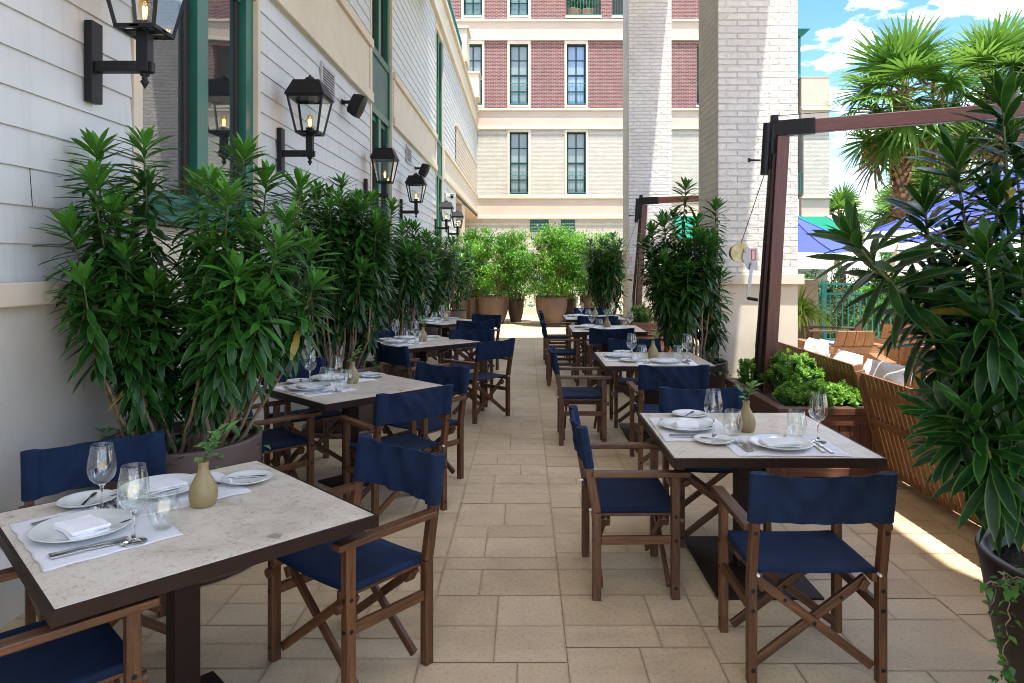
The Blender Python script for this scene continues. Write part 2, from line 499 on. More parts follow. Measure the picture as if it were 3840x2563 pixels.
    def build(s, name, mat, parent=None, world=False, bevel=0, solid=0, sub=0):
        v = np.array(s.v, dtype=np.float64).reshape(-1, 3)
        if world and parent is not None:
            v = v - np.array(tuple(world_loc(parent)))
        me = bpy.data.meshes.new(name)
        me.from_pydata(v.tolist(), [], s.f)
        mats = mat if isinstance(mat, (list, tuple)) else [mat]
        for m in mats:
            me.materials.append(m)
        nf = len(s.f)
        me.polygons.foreach_set('material_index', s.mi)
        me.polygons.foreach_set('use_smooth', s.sm)
        a = me.attributes.new('tone', 'FLOAT', 'FACE'); a.data.foreach_set('value', s.tone)
        if s.rib:
            a = me.attributes.new('rib', 'FLOAT', 'POINT')
            a.data.foreach_set('value', [s.rib.get(i, 0.0) for i in range(len(v))])
        g = me.attributes.new('grain', 'FLOAT_VECTOR', 'POINT')
        gv = v.copy()
        for i, q in s.grain.items():
            gv[i] = q
        g.data.foreach_set('vector', gv.astype(np.float32).ravel())
        # box-projected UVs in metres
        uv = me.uv_layers.new(name='UVMap')
        sv = np.array(s.v, dtype=np.float64).reshape(-1, 3)
        out = np.zeros((len(me.loops), 2), dtype=np.float32)
        for p in me.polygons:
            nx, ny, nz = abs(p.normal.x), abs(p.normal.y), abs(p.normal.z)
            for li in p.loop_indices:
                q = sv[me.loops[li].vertex_index]
                if nz >= nx and nz >= ny:
                    out[li] = (q[0], q[1])
                elif nx >= ny:
                    out[li] = (q[1], q[2])
                else:
                    out[li] = (q[0], q[2])
        uv.data.foreach_set('uv', out.ravel())
        me.update()
        o = bpy.data.objects.new(name, me)
        COL.objects.link(o)
        if parent is not None:
            o.parent = parent
        if solid:
            md = o.modifiers.new('thickness', 'SOLIDIFY'); md.thickness = solid; md.offset = 0
        if bevel:
            md = o.modifiers.new('soft_edges', 'BEVEL'); md.width = bevel; md.segments = 2; md.limit_method = 'ANGLE'; md.angle_limit = R(40)
        if sub:
            md = o.modifiers.new('smooth', 'SUBSURF'); md.levels = sub; md.render_levels = sub
        return o


def world_loc(o):
    l = Vector((0, 0, 0))
    while o is not None:
        l = l + o.location
        o = o.parent
    return l


def tag(o, label, cat, group=None, kind=None):
    o['label'] = label; o['category'] = cat
    if group:
        o['group'] = group
    if kind:
        o['kind'] = kind
    return o


def thing(name, label, cat, loc=(0, 0, 0), rz=0.0, group=None, kind=None):
    o = bpy.data.objects.new(name, None)
    o.empty_display_size = 0.1
    COL.objects.link(o)
    o.location = loc; o.rotation_euler = (0, 0, rz)
    return tag(o, label, cat, group, kind)


def setting(name, mb, mat, label=None):
    o = mb.build(name, mat)
    o['kind'] = 'structure'
    if label:
        o['label'] = label
    o['category'] = name.replace('_', ' ')
    return o


KIDS = {}


def kids(o):
    return [c for c in bpy.data.objects if c.parent == o]


def dup(root, loc, rz=None, label=None, group=None, cache={}):
    if root.name not in cache:
        cache[root.name] = [(c, kids(c)) for c in kids(root)]
    r = root.copy(); COL.objects.link(r)
    r.location = loc
    if rz is not None:
        r.rotation_euler = (0, 0, rz)
    if label:
        r['label'] = label
    if group:
        r['group'] = group
    for c, gs in cache[root.name]:
        d = c.copy(); COL.objects.link(d); d.parent = r
        for g in gs:
            e = g.copy(); COL.objects.link(e); e.parent = d
    return r


# ------------------------------------------------------------------ leaves in bulk (numpy)
def leaf_template(bend, fold=0.22, prof=(0.18, 0.62, 0.95, 1.0, 0.72, 0.0), tw=0.0):
    """unit leaf along +y (length 1, half width 1 in x), bending down in z"""
    n = len(prof)
    vs = []; rib = []
    y = z = 0.0; ang = 0.0
    for i, w in enumerate(prof):
        t = i / (n - 1)
        c, s_ = math.cos(tw * t), math.sin(tw * t)
        for sx in (-1, 0, 1):
            xx = sx * w; zz = abs(sx) * w * fold
            vs.append((xx * c - zz * s_, y, z, xx * s_ + zz * c)); rib.append(abs(sx) * 1.0)
        ang = -bend * (t + 0.12)
        y += math.cos(ang) / (n - 1); z += math.sin(ang) / (n - 1)
    fs = []
    for i in range(n - 1):
        a = i * 3
        fs.append((a, a + 1, a + 4, a + 3)); fs.append((a + 1, a + 2, a + 5, a + 4))
    return np.array(vs), fs, np.array(rib)


class Leaves:
    def __init__(s, templates):
        s.t = templates; s.items = [[] for _ in templates]

    def add(s, k, pos, d, up, ln, hw, tone):
        s.items[k].append((*pos, *d, *up, ln, hw, tone))

    def build(s, name, mat, parent=None, world=False, kind=None):
        V = []; Fc = []; T = []; RB = []
        o = 0
        for (tv, tf, rb), it in zip(s.t, s.items):
            if not it:
                continue
            a = np.array(it, dtype=np.float64)
            p, d, u = a[:, 0:3], a[:, 3:6], a[:, 6:9]
            ln, hw, tn = a[:, 9], a[:, 10], a[:, 11]
            d = d / np.linalg.norm(d, axis=1, keepdims=True)
            x = np.cross(d, u); nx = np.linalg.norm(x, axis=1, keepdims=True); nx[nx < 1e-6] = 1; x = x / nx
            z = np.cross(x, d)
            lx = tv[:, 0][None, :] * hw[:, None]
            ly = tv[:, 1][None, :] * ln[:, None]
            lz = tv[:, 2][None, :] * ln[:, None] + tv[:, 3][None, :] * hw[:, None]
            w = p[:, None, :] + lx[..., None] * x[:, None, :] + ly[..., None] * d[:, None, :] + lz[..., None] * z[:, None, :]
            m = len(tv); n = len(it)
            V.append(w.reshape(-1, 3))
            f = np.array(tf)[None, :, :] + (np.arange(n) * m)[:, None, None] + o
            Fc.append(f.reshape(-1, 4)); T.append(np.repeat(tn, len(tf))); RB.append(np.tile(rb, n))
            o += m * n
        V = np.concatenate(V); Fc = np.concatenate(Fc); T = np.concatenate(T); RB = np.concatenate(RB)
        if world and parent is not None:
            V = V - np.array(tuple(world_loc(parent)))
        me = bpy.data.meshes.new(name)
        me.vertices.add(len(V)); me.vertices.foreach_set('co', V.astype(np.float32).ravel())
        me.loops.add(len(Fc) * 4); me.loops.foreach_set('vertex_index', Fc.astype(np.int32).ravel())
        me.polygons.add(len(Fc))
        me.polygons.foreach_set('loop_start', np.arange(0, len(Fc) * 4, 4, dtype=np.int32))
        me.polygons.foreach_set('use_smooth', np.ones(len(Fc), dtype=bool))
        me.update(calc_edges=True)
        me.materials.append(mat)
        t = me.attributes.new('tone', 'FLOAT', 'FACE'); t.data.foreach_set('value', T.astype(np.float32))
        t = me.attributes.new('rib', 'FLOAT', 'POINT'); t.data.foreach_set('value', RB.astype(np.float32))
        ob = bpy.data.objects.new(name, me); COL.objects.link(ob)
        if parent is not None:
            ob.parent = parent
        if kind:
            ob['kind'] = kind
        return ob


T_LONG = [leaf_template(b, 0.25, tw=t) for b, t in ((0.15, 0.0), (0.55, 0.2), (1.0, -0.25), (1.5, 0.35), (0.3, -0.3), (2.0, 0.1))]
T_SMALL = [leaf_template(b, 0.25, (0.3, 1.0, 0.75, 0.0)) for b in (0.2, 0.9, 1.5)]
T_ROUND = [leaf_template(b, 0.30, (0.35, 0.75, 1.0, 0.55)) for b in (-0.4, 0.2, 0.7)]
T_STRAP = [leaf_template(b, 0.20, (0.5, 0.9, 1.0, 0.95, 0.85, 0.7, 0.45, 0.0)) for b in (0.8, 1.5, 2.2)]
T_IVY = [leaf_template(b, 0.15, (0.15, 1.0, 0.55, 0.0)) for b in (0.3, 0.9)]
T_SEG = [leaf_template(b, 0.25, (0.35, 0.9, 1.0, 0.7, 0.0)) for b in (0.25, 0.8, 1.6)]


def unit(a, e):
    return (math.cos(e) * math.cos(a), math.cos(e) * math.sin(a), math.sin(e))
SUN_E, SKY_S, EXPO, CLOUD, CLOUD_OFF = 2.1, 0.15, 2.45, 7.5, (3.1, 0.4, 0.0)
# ================================================================== the setting
def sheet(name, x0, x1, y0, y1, z, mat):
    mb = MB(); mb.quad((x0, y0, z), (x1, y0, z), (x1, y1, z), (x0, y1, z))
    return setting(name, mb, mat)


sheet('ground', -900, 900, -900, 900, -0.06, M['paving'])
sheet('lawn', 5.6, 60, 16.4, 60, -0.02, M['lawn'])

g = MB(); g.quad((-2.6, -7, -0.006), (14, -7, -0.006), (14, 14.8, -0.006), (-2.6, 14.8, -0.006))
g.quad((-9, 14.8, -0.006), (5.8, 14.8, -0.006), (5.8, 36, -0.006), (-9, 36, -0.006))
setting('tile_joints', g, M['grout'])

# terrace floor: long joints along the terrace, random courses in between
fl = MB()
tr = random.Random(5)


def tile(x0, x1, y0, y1, tone):
    gp = 0.0018; b = 0.02
    x0 += gp; x1 -= gp; y0 += gp; y1 -= gp
    if x1 - x0 < 0.09 or y1 - y0 < 0.07:
        b = 0.014
    zj = tr.uniform(-0.0006, 0.0006)
    o = [(x0, y0, zj), (x1, y0, zj), (x1, y1, zj), (x0, y1, zj)]
    i = [(x0 + b, y0 + b, zj), (x1 - b, y0 + b, zj), (x1 - b, y1 - b, zj), (x0 + b, y1 - b, zj)]
    fl.add(o + i, [(4, 5, 6, 7), (0, 1, 5, 4), (1, 2, 6, 5), (2, 3, 7, 6), (3, 0, 4, 7)], tone=tone, rib=[1, 1, 1, 1, 0, 0, 0, 0])


cols = []
x = -2.5
edges = [-3.0, -2.46, -1.08, -0.449, 0.185, 0.83, 1.46, 2.09, 2.72, 3.35]
while edges[-1] < 13.4:
    edges.append(edges[-1] + 0.63)
edges = [-2.46 + 0.0] + [-1.71] + edges[2:]
for a, b in zip(edges[:-1], edges[1:]):
    y = -6.0 + tr.uniform(0, 0.3)
    yend = 36.0 if b < 5.7 else 14.8
    while y < yend:
        h = tr.choice((0.16, 0.30, 0.30, 0.42, 0.22, 0.30, 0.19))
        t = tr.betavariate(2, 2)
        if tr.random() < 0.68:
            s = a + (b - a) * tr.choice((0.34, 0.5, 0.66))
            tile(a, s, y, y + h, t)
            if h > 0.35 and tr.random() < 0.5:
                tile(s, b, y, y + h / 2, tr.betavariate(2, 2)); tile(s, b, y + h / 2, y + h, tr.betavariate(2, 2))
            else:
                tile(s, b, y, y + h, tr.betavariate(2, 2))
        else:
            tile(a, b, y, y + h, t)
        y += h
setting('terrace_floor', fl, M['tile'])

# distant hills
hb = MB()
hr = random.Random(3)
pts = [(-700 + i * 35, 620 + 30 * math.sin(i * .7), 10 + 9 * math.sin(i * 0.45) + hr.uniform(0, 4)) for i in range(41)]
for (xa, ya, za), (xb, yb, zb) in zip(pts[:-1], pts[1:]):
    hb.add([(xa, ya - 120, -1), (xb, yb - 120, -1), (xb, yb, zb), (xa, ya, za), (xb, yb + 150, -1), (xa, ya + 150, -1)],
           [(0, 1, 2, 3), (3, 2, 4, 5)], smooth=True)
setting('hills', hb, M['hill'])

# ================================================================== siding building on the left
XW = -2.44                    # face of its base
bl = thing('siding_building', 'long building clad in white lap siding with green framed windows beside the terrace', 'building', (XW, 18, 0))
YE = 36.0
YN = -5.0
Z_LEDGE = 1.60
bays = [(4.35, 6.44), (11.06, 12.88), (19.2, 21.05)]
solid = [(YN, 4.35), (6.44, 11.06), (12.88, 19.2), (21.05, YE)]

base = MB()
base.box((XW - 0.3, YN, -0.05), (XW, 25.0, 1.495))
base.build('base_wall', M['stucco'], bl, True)
led = MB()
for a, b in [(YN, 25.02)]:
    led.box((XW - 0.3, a, 1.495), (XW + 0.055, b, 1.61))
led.build('base_ledge', M['cream'], bl, True, bevel=0.008)

XS = XW - 0.015
for a, b in solid:
    sd = MB()
    z = 1.6105
    while z < 8.6:
        if b == YE and z < 4.2:
            segs = [(a, 25.0)]
        else:
            segs = [(a, b)]
        for p, q in segs:
            z1 = min(z + 0.187, 8.62)
            # butt joints here and there
            cuts = [p]
            c = p + tr.uniform(1.2, 3.6)
            while c < q - 0.8:
                cuts.append(c); c += 3.6
            cuts.append(q)
            for u, w in zip(cuts[:-1], cuts[1:]):
                j = tr.uniform(-0.001, 0.001)
                x0 = XS + 0.014 + j; x1 = XS + j
                gp = 0.003
                sd.add([(x0, u + gp, z), (x0, w - gp, z), (x1, w - gp, z1 + 0.004), (x1, u + gp, z1 + 0.004),
                        (x0 - 0.014, u + gp, z), (x0 - 0.014, w - gp, z)], [(0, 1, 2, 3), (4, 5, 1, 0)])
        z += 0.187
    sd.build('lap_siding', M['siding'], bl, True)
core = MB()
for a, b in solid:
    if b == YE:
        core.box((XS - 0.3, a, 1.62), (XS - 0.006, 25.0, 4.06)); core.box((XS - 0.3, a, 4.08), (XS - 0.006, b, 8.6))
    else:
        core.box((XS - 0.3, a, 1.62), (XS - 0.006, b, 8.6))
core.box((XS - 6.0, YN, -0.05), (XS - 0.9, 25.0, 9.5))
core.build('wall_core', M['room_dark'], bl, True)

# horizontal cream band between the storeys, with raised ledges
band = MB(); bled = MB()
for a, b in solid:
    if b == 4.35:
        continue
    e = b
    band.box((XS - 0.02, a + 0.004, 4.40), (XS + 0.022, e - 0.004, 5.10))
    bled.box((XS - 0.02, a + 0.002, 4.24), (XS + 0.075, e - 0.002, 4.40))
    bled.box((XS - 0.02, a + 0.002, 5.10), (XS + 0.075, e - 0.002, 5.24))
    bled.box((XS - 0.02, a + 0.006, 4.402), (XS + 0.05, a + 0.13, 5.098))
    bled.box((XS - 0.02, e - 0.13, 4.402), (XS + 0.05, e - 0.006, 5.098))
band.build('storey_band', M['cream'], bl, True)
bled.build('band_ledge', M['cream'], bl, True, bevel=0.012)

# eaves band, ledges, gutter railing and parapet piers
ev = MB()
ev.box((XS - 0.3, YN, 8.62), (XS + 0.03, YE, 9.5))
ev.build('eaves_band', M['cream'], bl, True)
el = MB()
el.box((XS - 0.3, YN, 8.52), (XS + 0.11, YE, 8.68)); el.box((XS - 0.3, YN, 9.46), (XS + 0.13, YE, 9.62))
el.build('eaves_ledge', M['cream'], bl, True, bevel=0.02)
gr = MB()
gr.box((XS - 0.05, YN, 10.24), (XS + 0.03, 27.2, 10.30)); gr.box((XS - 0.05, YN, 9.70), (XS + 0.02, 27.2, 9.75))
y = 14.0
while y < 27.2:
    gr.box((XS - 0.02, y, 9.6), (XS + 0.01, y + 0.02, 10.26)); y += 0.11
gr.build('roof_railing', M['teal'], bl, True)
pp = MB()
pp.box((XS - 0.6, 27.3, 9.62), (XS + 0.2, 28.6, 10.9)); pp.box((XS - 0.6, 27.25, 10.9), (XS + 0.27, 28.65, 11.0)); pp.build('parapet_pier', M['cream'], bl, True); pp = MB()
pp.box((XS - 0.6, 33.2, 9.62), (XS + 0.28, 34.4, 10.75)); pp.box((XS - 0.6, 33.15, 10.75), (XS + 0.34, 34.45, 10.85))
pp.build('parapet_pier', M['cream'], bl, True)

# end bay: band carried on a pier over an open passage
ps = MB()
ps.box((XW - 0.6, 27.2, -0.05), (XW + 0.0, 28.5, 4.06))
ps.build('passage_pier', M['peach'], bl, True)
so = MB(); so.box((XW - 5, 25.02, 4.03), (XW + 0.0, YE - 0.02, 4.07))
so.build('passage_soffit', M['peach'], bl, True)
bk = MB(); bk.box((XW - 4.2, 25.02, -0.05), (XW - 3.9, YE - 0.02, 4.02))
bk.build('passage_wall', M['cream'], bl, True)

# pierced lattice screen in the upper wall
la = MB()
y0, y1, z0, z1 = 24.7, 35.0, 5.30, 6.56
la.box((XS - 0.02, y0, z0), (XS + 0.012, y1, z1), 1)
ny, nz = 56, 8
dy = (y1 - y0) / ny; dz = (z1 - z0) / nz
for i in range(ny + 1):
    la.box((XS + 0.05, y0 + i * dy - 0.022, z0), (XS + 0.075, y0 + i * dy + 0.022, z1))
for j in range(nz + 1):
    la.box((XS + 0.052, y0, z0 + j * dz - 0.022), (XS + 0.077, y1, z0 + j * dz + 0.022))
la.build('lattice_screen', [M['trim'], M['room_dark']], bl, True)
lf = MB()
lf.box((XS, y0 - 0.07, z1), (XS + 0.09, y1, z1 + 0.10))
lf.build('lattice_trim', M['cream'], bl, True)


def bay(a, b, z0, z1, panel):
    """green window between y=a and y=b; far jambs show because it is set back"""
    fr = MB(); gl = MB()
    xg = XS - 0.10
    t = 0.085
    # cream jambs
    fr2 = MB()
    fr2.box((XS - 0.14, a, z0 - 0.05), (XS + 0.02, a + 0.10, z1 + 0.1)); fr2.build('jamb', M['cream'], bl, True); fr2 = MB(); fr2.box((XS - 0.14, b - 0.06, z0 - 0.05), (XS + 0.02, b, z1 + 0.1))
    fr2.build('jamb', M['cream'], bl, True)
    A, B = a + 0.102, b - 0.062
    zs = [(z0, z1)] if not panel else [(z0, 4.18), (5.28, z1)]
    for (p, q) in zs:
        f = MB(); gm = MB(); gk = MB()
        mid = (A + B) / 2
        f.box((xg - 0.02, A, p), (xg + 0.03, A + t, q)); f.box((xg - 0.02, B - 0.16, p), (xg + 0.075, B, q))
        f.box((xg - 0.02, mid - 0.12, p), (xg + 0.075, mid + 0.06, q))
        f.box((xg - 0.02, mid + 0.061, p), (xg + 0.02, mid + 0.16, q))
        f.box((xg - 0.02, A + t + .002, p), (xg + 0.028, B - 0.162, p + t)); f.box((xg - 0.02, A + t + .002, q - t), (xg + 0.028, B - 0.162, q))
        gk.box((xg - 0.015, mid - 0.21, p + t), (xg + 0.012, mid - 0.122, q - t)); gk.box((xg - 0.015, B - 0.24, p + t), (xg + 0.012, B - 0.163, q - t))
        w = f.build('window', M['green'], bl, True, bevel=0.004)
        gk.build('gasket', M['dark_gasket'], w, True)
        gm.quad((xg, A + 0.05, p + 0.05), (xg, B - 0.05, p + 0.05), (xg, B - 0.05, q - 0.05), (xg, A + 0.05, q - 0.05))
        gm.build('pane', M['glass_dark'], w, True)
        if p < 3:
            s_ = MB(); s_.add([(xg + 0.03, A, p + 0.02), (xg + 0.03, B, p + 0.02), (XS + 0.07, B, p - 0.10), (XS + 0.07, A, p - 0.10),
                               (XS + 0.07, B, p - 0.16), (XS + 0.07, A, p - 0.16), (xg + 0.03, A, p - 0.16), (xg + 0.03, B, p - 0.16)],
                              [(0, 1, 2, 3), (3, 2, 4, 5), (5, 4, 7, 6), (0, 3, 5, 6), (1, 7, 4, 2)])
            s_.build('sill', M['green'], w, True)
    if panel:
        f = MB(); f.box((xg - 0.02, A, 4.18), (xg + 0.06, B, 5.28))
        sp = f.build('spandrel_panel', M['green_panel'], bl, True)
        e = MB()
        e.box((xg + 0.061, A, 4.18), (xg + 0.085, B, 4.30)); e.box((xg + 0.061, A, 5.16), (xg + 0.085, B, 5.28))
        e.box((xg + 0.061, A, 4.302), (xg + 0.085, A + 0.07, 5.158)); e.box((xg + 0.061, B - 0.07, 4.302), (xg + 0.085, B, 5.158))
        e.build('panel_frame', M['green'], sp, True)
    fill = MB(); fill.box((XS - 0.3, a, 1.62), (XS - 0.145, b, z0 - 0.14)); fill.box((XS - 0.14, a + .1, 1.62), (XS - 0.004, b - .06, z0 - 0.17))
    fill.build('window_apron', M['cream'], bl, True); fill = MB()
    fill.box((XS - 0.3, a, z1), (XS - 0.0, b, 8.6))
    fill.build('window_surround', M['cream'], bl, True)
    dk = MB(); dk.box((XS - 0.5, a, z0), (XS - 0.4, b, z1)); dk.build('room', M['room_dark'], bl, True)


bay(*bays[0], 2.12, 4.1, False)
bay(*bays[1], 1.78, 8.3, True)
bay(*bays[2], 1.78, 8.3, True)

# wall vents
for (ya, yb, za, zb) in ((8.34, 8.93, 3.76, 4.12), (14.35, 15.0, 3.80, 4.16)):
    v = MB(); x0 = XS + 0.014
    v.box((x0, ya, za), (x0 + 0.02, ya + 0.04, zb)); v.box((x0, yb - 0.04, za), (x0 + 0.02, yb, zb))
    v.box((x0, ya + .041, za), (x0 + 0.02, yb - .041, za + 0.035)); v.box((x0, ya + .041, zb - 0.035), (x0 + 0.02, yb - .041, zb))
    vo = v.build('wall_vent', M['grey_metal'], bl, True)
    k = MB(); n = 9
    k.box((x0 - 0.004, ya + .03, za + .03), (x0 + 0.002, yb - .03, zb - .03), 1)
    for i in range(n):
        z = za + 0.05 + (zb - za - 0.09) * i / (n - 1)
        k.bar((x0 + 0.012, ya + .041, z), (x0 + 0.012, yb - .041, z), 0.018, 0.012)
    k.build('louvre', [M['grey_metal'], M['room_dark']], vo, True)

# ================================================================== covered terrace: overhead building on brick pillars
PX0, PX1 = 2.253, 3.174
Z_ROOF = 8.2


def pillar(y0, label):
    w = PX1 - PX0
    t = thing('brick_pillar', label, 'pillar', ((PX0 + PX1) / 2, y0 + w / 2, 0), group='painted brick pillars of the terrace')
    m = MB(); m.box((-w / 2, -w / 2, 1.576), (w / 2, w / 2, Z_ROOF))
    m.build('brick_shaft', M['white_brick'], t)
    m = MB(); e = 0.058; m.box((-w / 2 - e, -w / 2 - e, 1.457), (w / 2 + e, w / 2 + e, 1.576))
    m.build('ledge', M['pillar_stucco'], t, bevel=0.008)
    m = MB(); m.box((-w / 2, -w / 2, -0.05), (w / 2, w / 2, 1.457)); m.build('plinth', M['pillar_stucco'], t)
    return t


pillar(8.10, 'nearer white painted brick pillar behind the planter box and the brown umbrella post')
pillar(15.05, 'farther white painted brick pillar behind the small brown umbrella post')
pillar(1.10, 'white painted brick pillar outside the frame beside the foreground pot')
rt = thing('terrace_roof', 'upper storey spanning from the siding building to the pillars above the tables', 'roof', (0.3, 4, Z_ROOF))
m = MB()
m.box((XS + 0.15, -1.6, Z_ROOF), (3.175, 13.9, Z_ROOF + 1.0))  # unseen slab; near end and notched far end shaped to steer sun and shade
m.box((XS + 0.15, 13.9, Z_ROOF), (-1.2, 17.2, Z_ROOF + 1.0))
m.box((1.9, 13.9, Z_ROOF), (3.175, 16.1, Z_ROOF + 1.0))
m.build('ceiling_slab', M['roof_under'], rt, True)

# ================================================================== brick hotel at the far end
FY = 36.0
K = FY / F


def fx(x):
    return (x - CX) * K


def fz(y):
    return H + (CY - y) * K


ht = thing('brick_hotel', 'large red and cream brick hotel closing the far end of the terrace', 'building', (3, FY + 4, 0))
XL, XR = -9.0, fx(1829)
w1, w2, w3 = (1063.5, 1106), (1169, 1212), (1300, 1344)


def wallholes(x0, x1, z0, z1, holes, yf, depth, name, mat):
    mb = MB()
    xs = sorted({x0, x1, *[h[0] for h in holes], *[h[1] for h in holes]})
    zs = sorted({z0, z1, *[h[2] for h in holes], *[h[3] for h in holes]})
    for xa, xb in zip(xs[:-1], xs[1:]):
        for za, zb in zip(zs[:-1], zs[1:]):
            cx, cz = (xa + xb) / 2, (za + zb) / 2
            if any(h[0] < cx < h[1] and h[2] < cz < h[3] for h in holes):
                continue
            mb.quad((xa, yf, za), (xb, yf, za), (xb, yf, zb), (xa, yf, zb))
    for a, b, c, d in holes:
        mb.quad((a, yf, c), (a, yf, d), (a, yf + depth, d), (a, yf + depth, c))
        mb.quad((b, yf, d), (b, yf, c), (b, yf + depth, c), (b, yf + depth, d))
        mb.quad((a, yf, d), (b, yf, d), (b, yf + depth, d), (a, yf + depth, d))
        mb.quad((a, yf, c), (a, yf + depth, c), (b, yf + depth, c), (b, yf, c))
    return mb.build(name, mat, ht, True)


rows = {  # z ranges of brick
    'w': (fz(452), fz(298)), 'r': (fz(250), fz(94)), 't': (fz(45.6), fz(45.6) + 3.6)}
wz = {'w': (fz(446), fz(303)), 'r': (fz(242), fz(102)), 't': (fz(37.5), fz(37.5) + 3.1)}
winx = [tuple(map(fx, w)) for w in (w1, w2, w3)]
balc = [(fx(1298.7), fx(1378.6)), (fx(1404.5), fx(1431)), (fx(1598), fx(1660))]
holes = {k: [] for k in rows}
for k in rows:
    for i, (a, b) in enumerate(winx):
        if k == 't' and i == 2:
            continue
        if k == 'w' and i == 0:
            continue
        holes[k].append((a, b, *wz[k]))
tb = [(a, b, wz['t'][0], wz['t'][1]) for a, b in balc[:2]]
rb = [(fx(1598), fx(1690), fz(242), fz(105))]
wallholes(XL, XR, *rows['w'], holes['w'], FY, 0.30, 'painted_brick_wall', M['facade_white'])
wallholes(XL, XR, *rows['r'], holes['r'] + rb, FY, 0.30, 'red_brick_wall', M['red_brick'])
wallholes(XL, XR, *rows['t'], holes['t'] + tb, FY, 0.30, 'red_brick_wall', M['red_brick'])
gw = MB(); gw.box((XL, FY + 0.02, -0.05), (fx(1899), FY + 0.3, fz(503))); gw.build('ground_floor_wall', M['facade_white'], ht, True)
ins = MB(); ins.box((XL, FY + 1.6, -0.05), (XR - 0.3, FY + 1.8, 18)); ins.build('inner_wall', M['room_dark'], ht, True)

bd = MB(); bg = MB()
for (ya, yb, yc, yd) in ((45.6, 51, 87.5, 94), (250, 255, 291.7, 298), (452, 456.5, 495, 503)):
    for xa, xb, pr in ((XL, XR, 0.0), (fx(1838), fx(1902), 0.05)):
        if pr and ya < 60:
            continue
        bd.box((xa, FY - 0.10 - pr, fz(yb)), (xb + pr * 2, FY + 0.3, fz(ya)))
        bd.box((xa, FY - 0.10 - pr, fz(yd)), (xb + pr * 2, FY + 0.3, fz(yc)))
        bg.box((xa, FY - 0.012 - pr * .5, fz(yc)), (xb, FY + 0.3, fz(yb)))
bd.build('string_ledge', M['trim'], ht, True, bevel=0.02)
bg.build('storey_band', M['peach'], ht, True)

fcount = 0
for k in rows:
    for (a, b, c, d) in holes[k]:
        # raised surround running the full brick height
        s = MB(); z0, z1 = rows[k]; w = 0.115; yy = FY - 0.045
        s.box((a - w, yy, z0), (a, FY + 0.02, z1)); s.box((b, yy, z0), (b + w, FY + 0.02, z1))
        s.box((a, yy, d), (b, FY + 0.02, z1)); s.box((a, yy, z0), (b, FY + 0.02, c - 0.1))
        s.build('window_surround', M['trim'], ht, True)
        f = MB(); yw = FY + 0.17; t = 0.092; mx = (a + b) / 2; hgt = d - c
        f.box((a, yw, c), (a + t, yw + 0.07, d)); f.box((b - t, yw, c), (b, yw + 0.07, d))
        f.box((a + t, yw, d - t), (b - t, yw + 0.07, d)); f.box((a + t, yw, c), (b - t, yw + 0.07, c + t))
        f.box((mx - 0.03, yw + .004, c + t), (mx + 0.03, yw + 0.066, d - t))
        for fr, th in ((0.745, 0.04), (0.50, 0.09), (0.235, 0.05)):
            zz = c + hgt * fr
            f.box((a + t, yw + .002, zz - th / 2), (mx - 0.031, yw + 0.068, zz + th / 2)); f.box((mx + 0.031, yw + .002, zz - th / 2), (b - t, yw + 0.068, zz + th / 2))
        wd = f.build('window', M['frame_far'], ht, True)
        p = MB(); p.quad((a + .02, yw + .04, c + .02), (b - .02, yw + .04, c + .02), (b - .02, yw + .04, d - .02), (a + .02, yw + .04, d - .02))
        p.build('pane', M['sky_tinted_pane'] if (k == 'r' and a > 2) else M['blind'], wd, True)
        r = MB(); yr = FY - 0.02; zt = c + hgt * (0.36 if k != 't' else 0.5)
        r.box((a, yr, zt - 0.03), (b, yr + 0.03, zt)); r.box((a, yr, zt - 0.20), (b, yr + 0.025, zt - 0.175)); r.box((a, yr, c + 0.06), (b, yr + 0.025, c + 0.09))
        for i in range(8):
            xx = a + (b - a) * i / 7
            r.box((xx - 0.011, yr + .002, c + 0.06), (xx + 0.011, yr + 0.022, zt - 0.18))
            if i in (0, 2, 5, 7):
                r.box((xx - 0.011, yr + .004, zt - 0.18), (xx + 0.011, yr + 0.024, zt - 0.02))
        r.build('window_railing', M['teal'], wd, True)
        sl = MB(); sl.box((a - 0.03, FY - 0.09, c - 0.09), (b + 0.03, FY + 0.2, c)); sl.build('sill', M['trim'], wd, True)
# balconies
for (a, b, c, d) in tb + rb:
    r = MB(); zt = c + 1.12
    r.box((a, FY + .02, zt - .03), (b, FY + .05, zt)); r.box((a, FY + .02, c + .07), (b, FY + .05, c + .10))
    n = max(4, int((b - a) / 0.145))
    for i in range(n + 1):
        xx = a + (b - a) * i / n
        r.box((xx - .012, FY + .024, c), (xx + .012, FY + .046, d if (c > 12) else zt))
    r.build('balcony_railing', M['teal'], ht, True)
    sl = MB(); sl.box((a - .04, FY - .10, c - .12), (b + .04, FY + .3, c)); sl.box((a, FY + .3, c - .12), (b, FY + 1.59, c)); sl.build('balcony_sill', M['trim'], ht, True)
# louvred vents low on the wall
for (xa, xb, ya, yb) in ((1216, 1258.7, 505.5, 532), (1286.6, 1319, 505.5, 556)):
    v = MB(); a, b, z1, z0 = fx(xa), fx(xb), fz(ya), fz(yb)
    v.box((a, FY - .02, z0), (b, FY + .018, z1), 0)
    vv = v.build('louvre_vent', M['green_panel'], ht, True)
    s = MB(); z = z0 + .04
    while z < z1 - .03:
        s.bar((a + .03, FY - .03, z), (b - .03, FY - .03, z), 0.012, 0.055, up=(0, -0.7, 0.7)); z += 0.075
    s.build('slat', M['green'], vv, True)
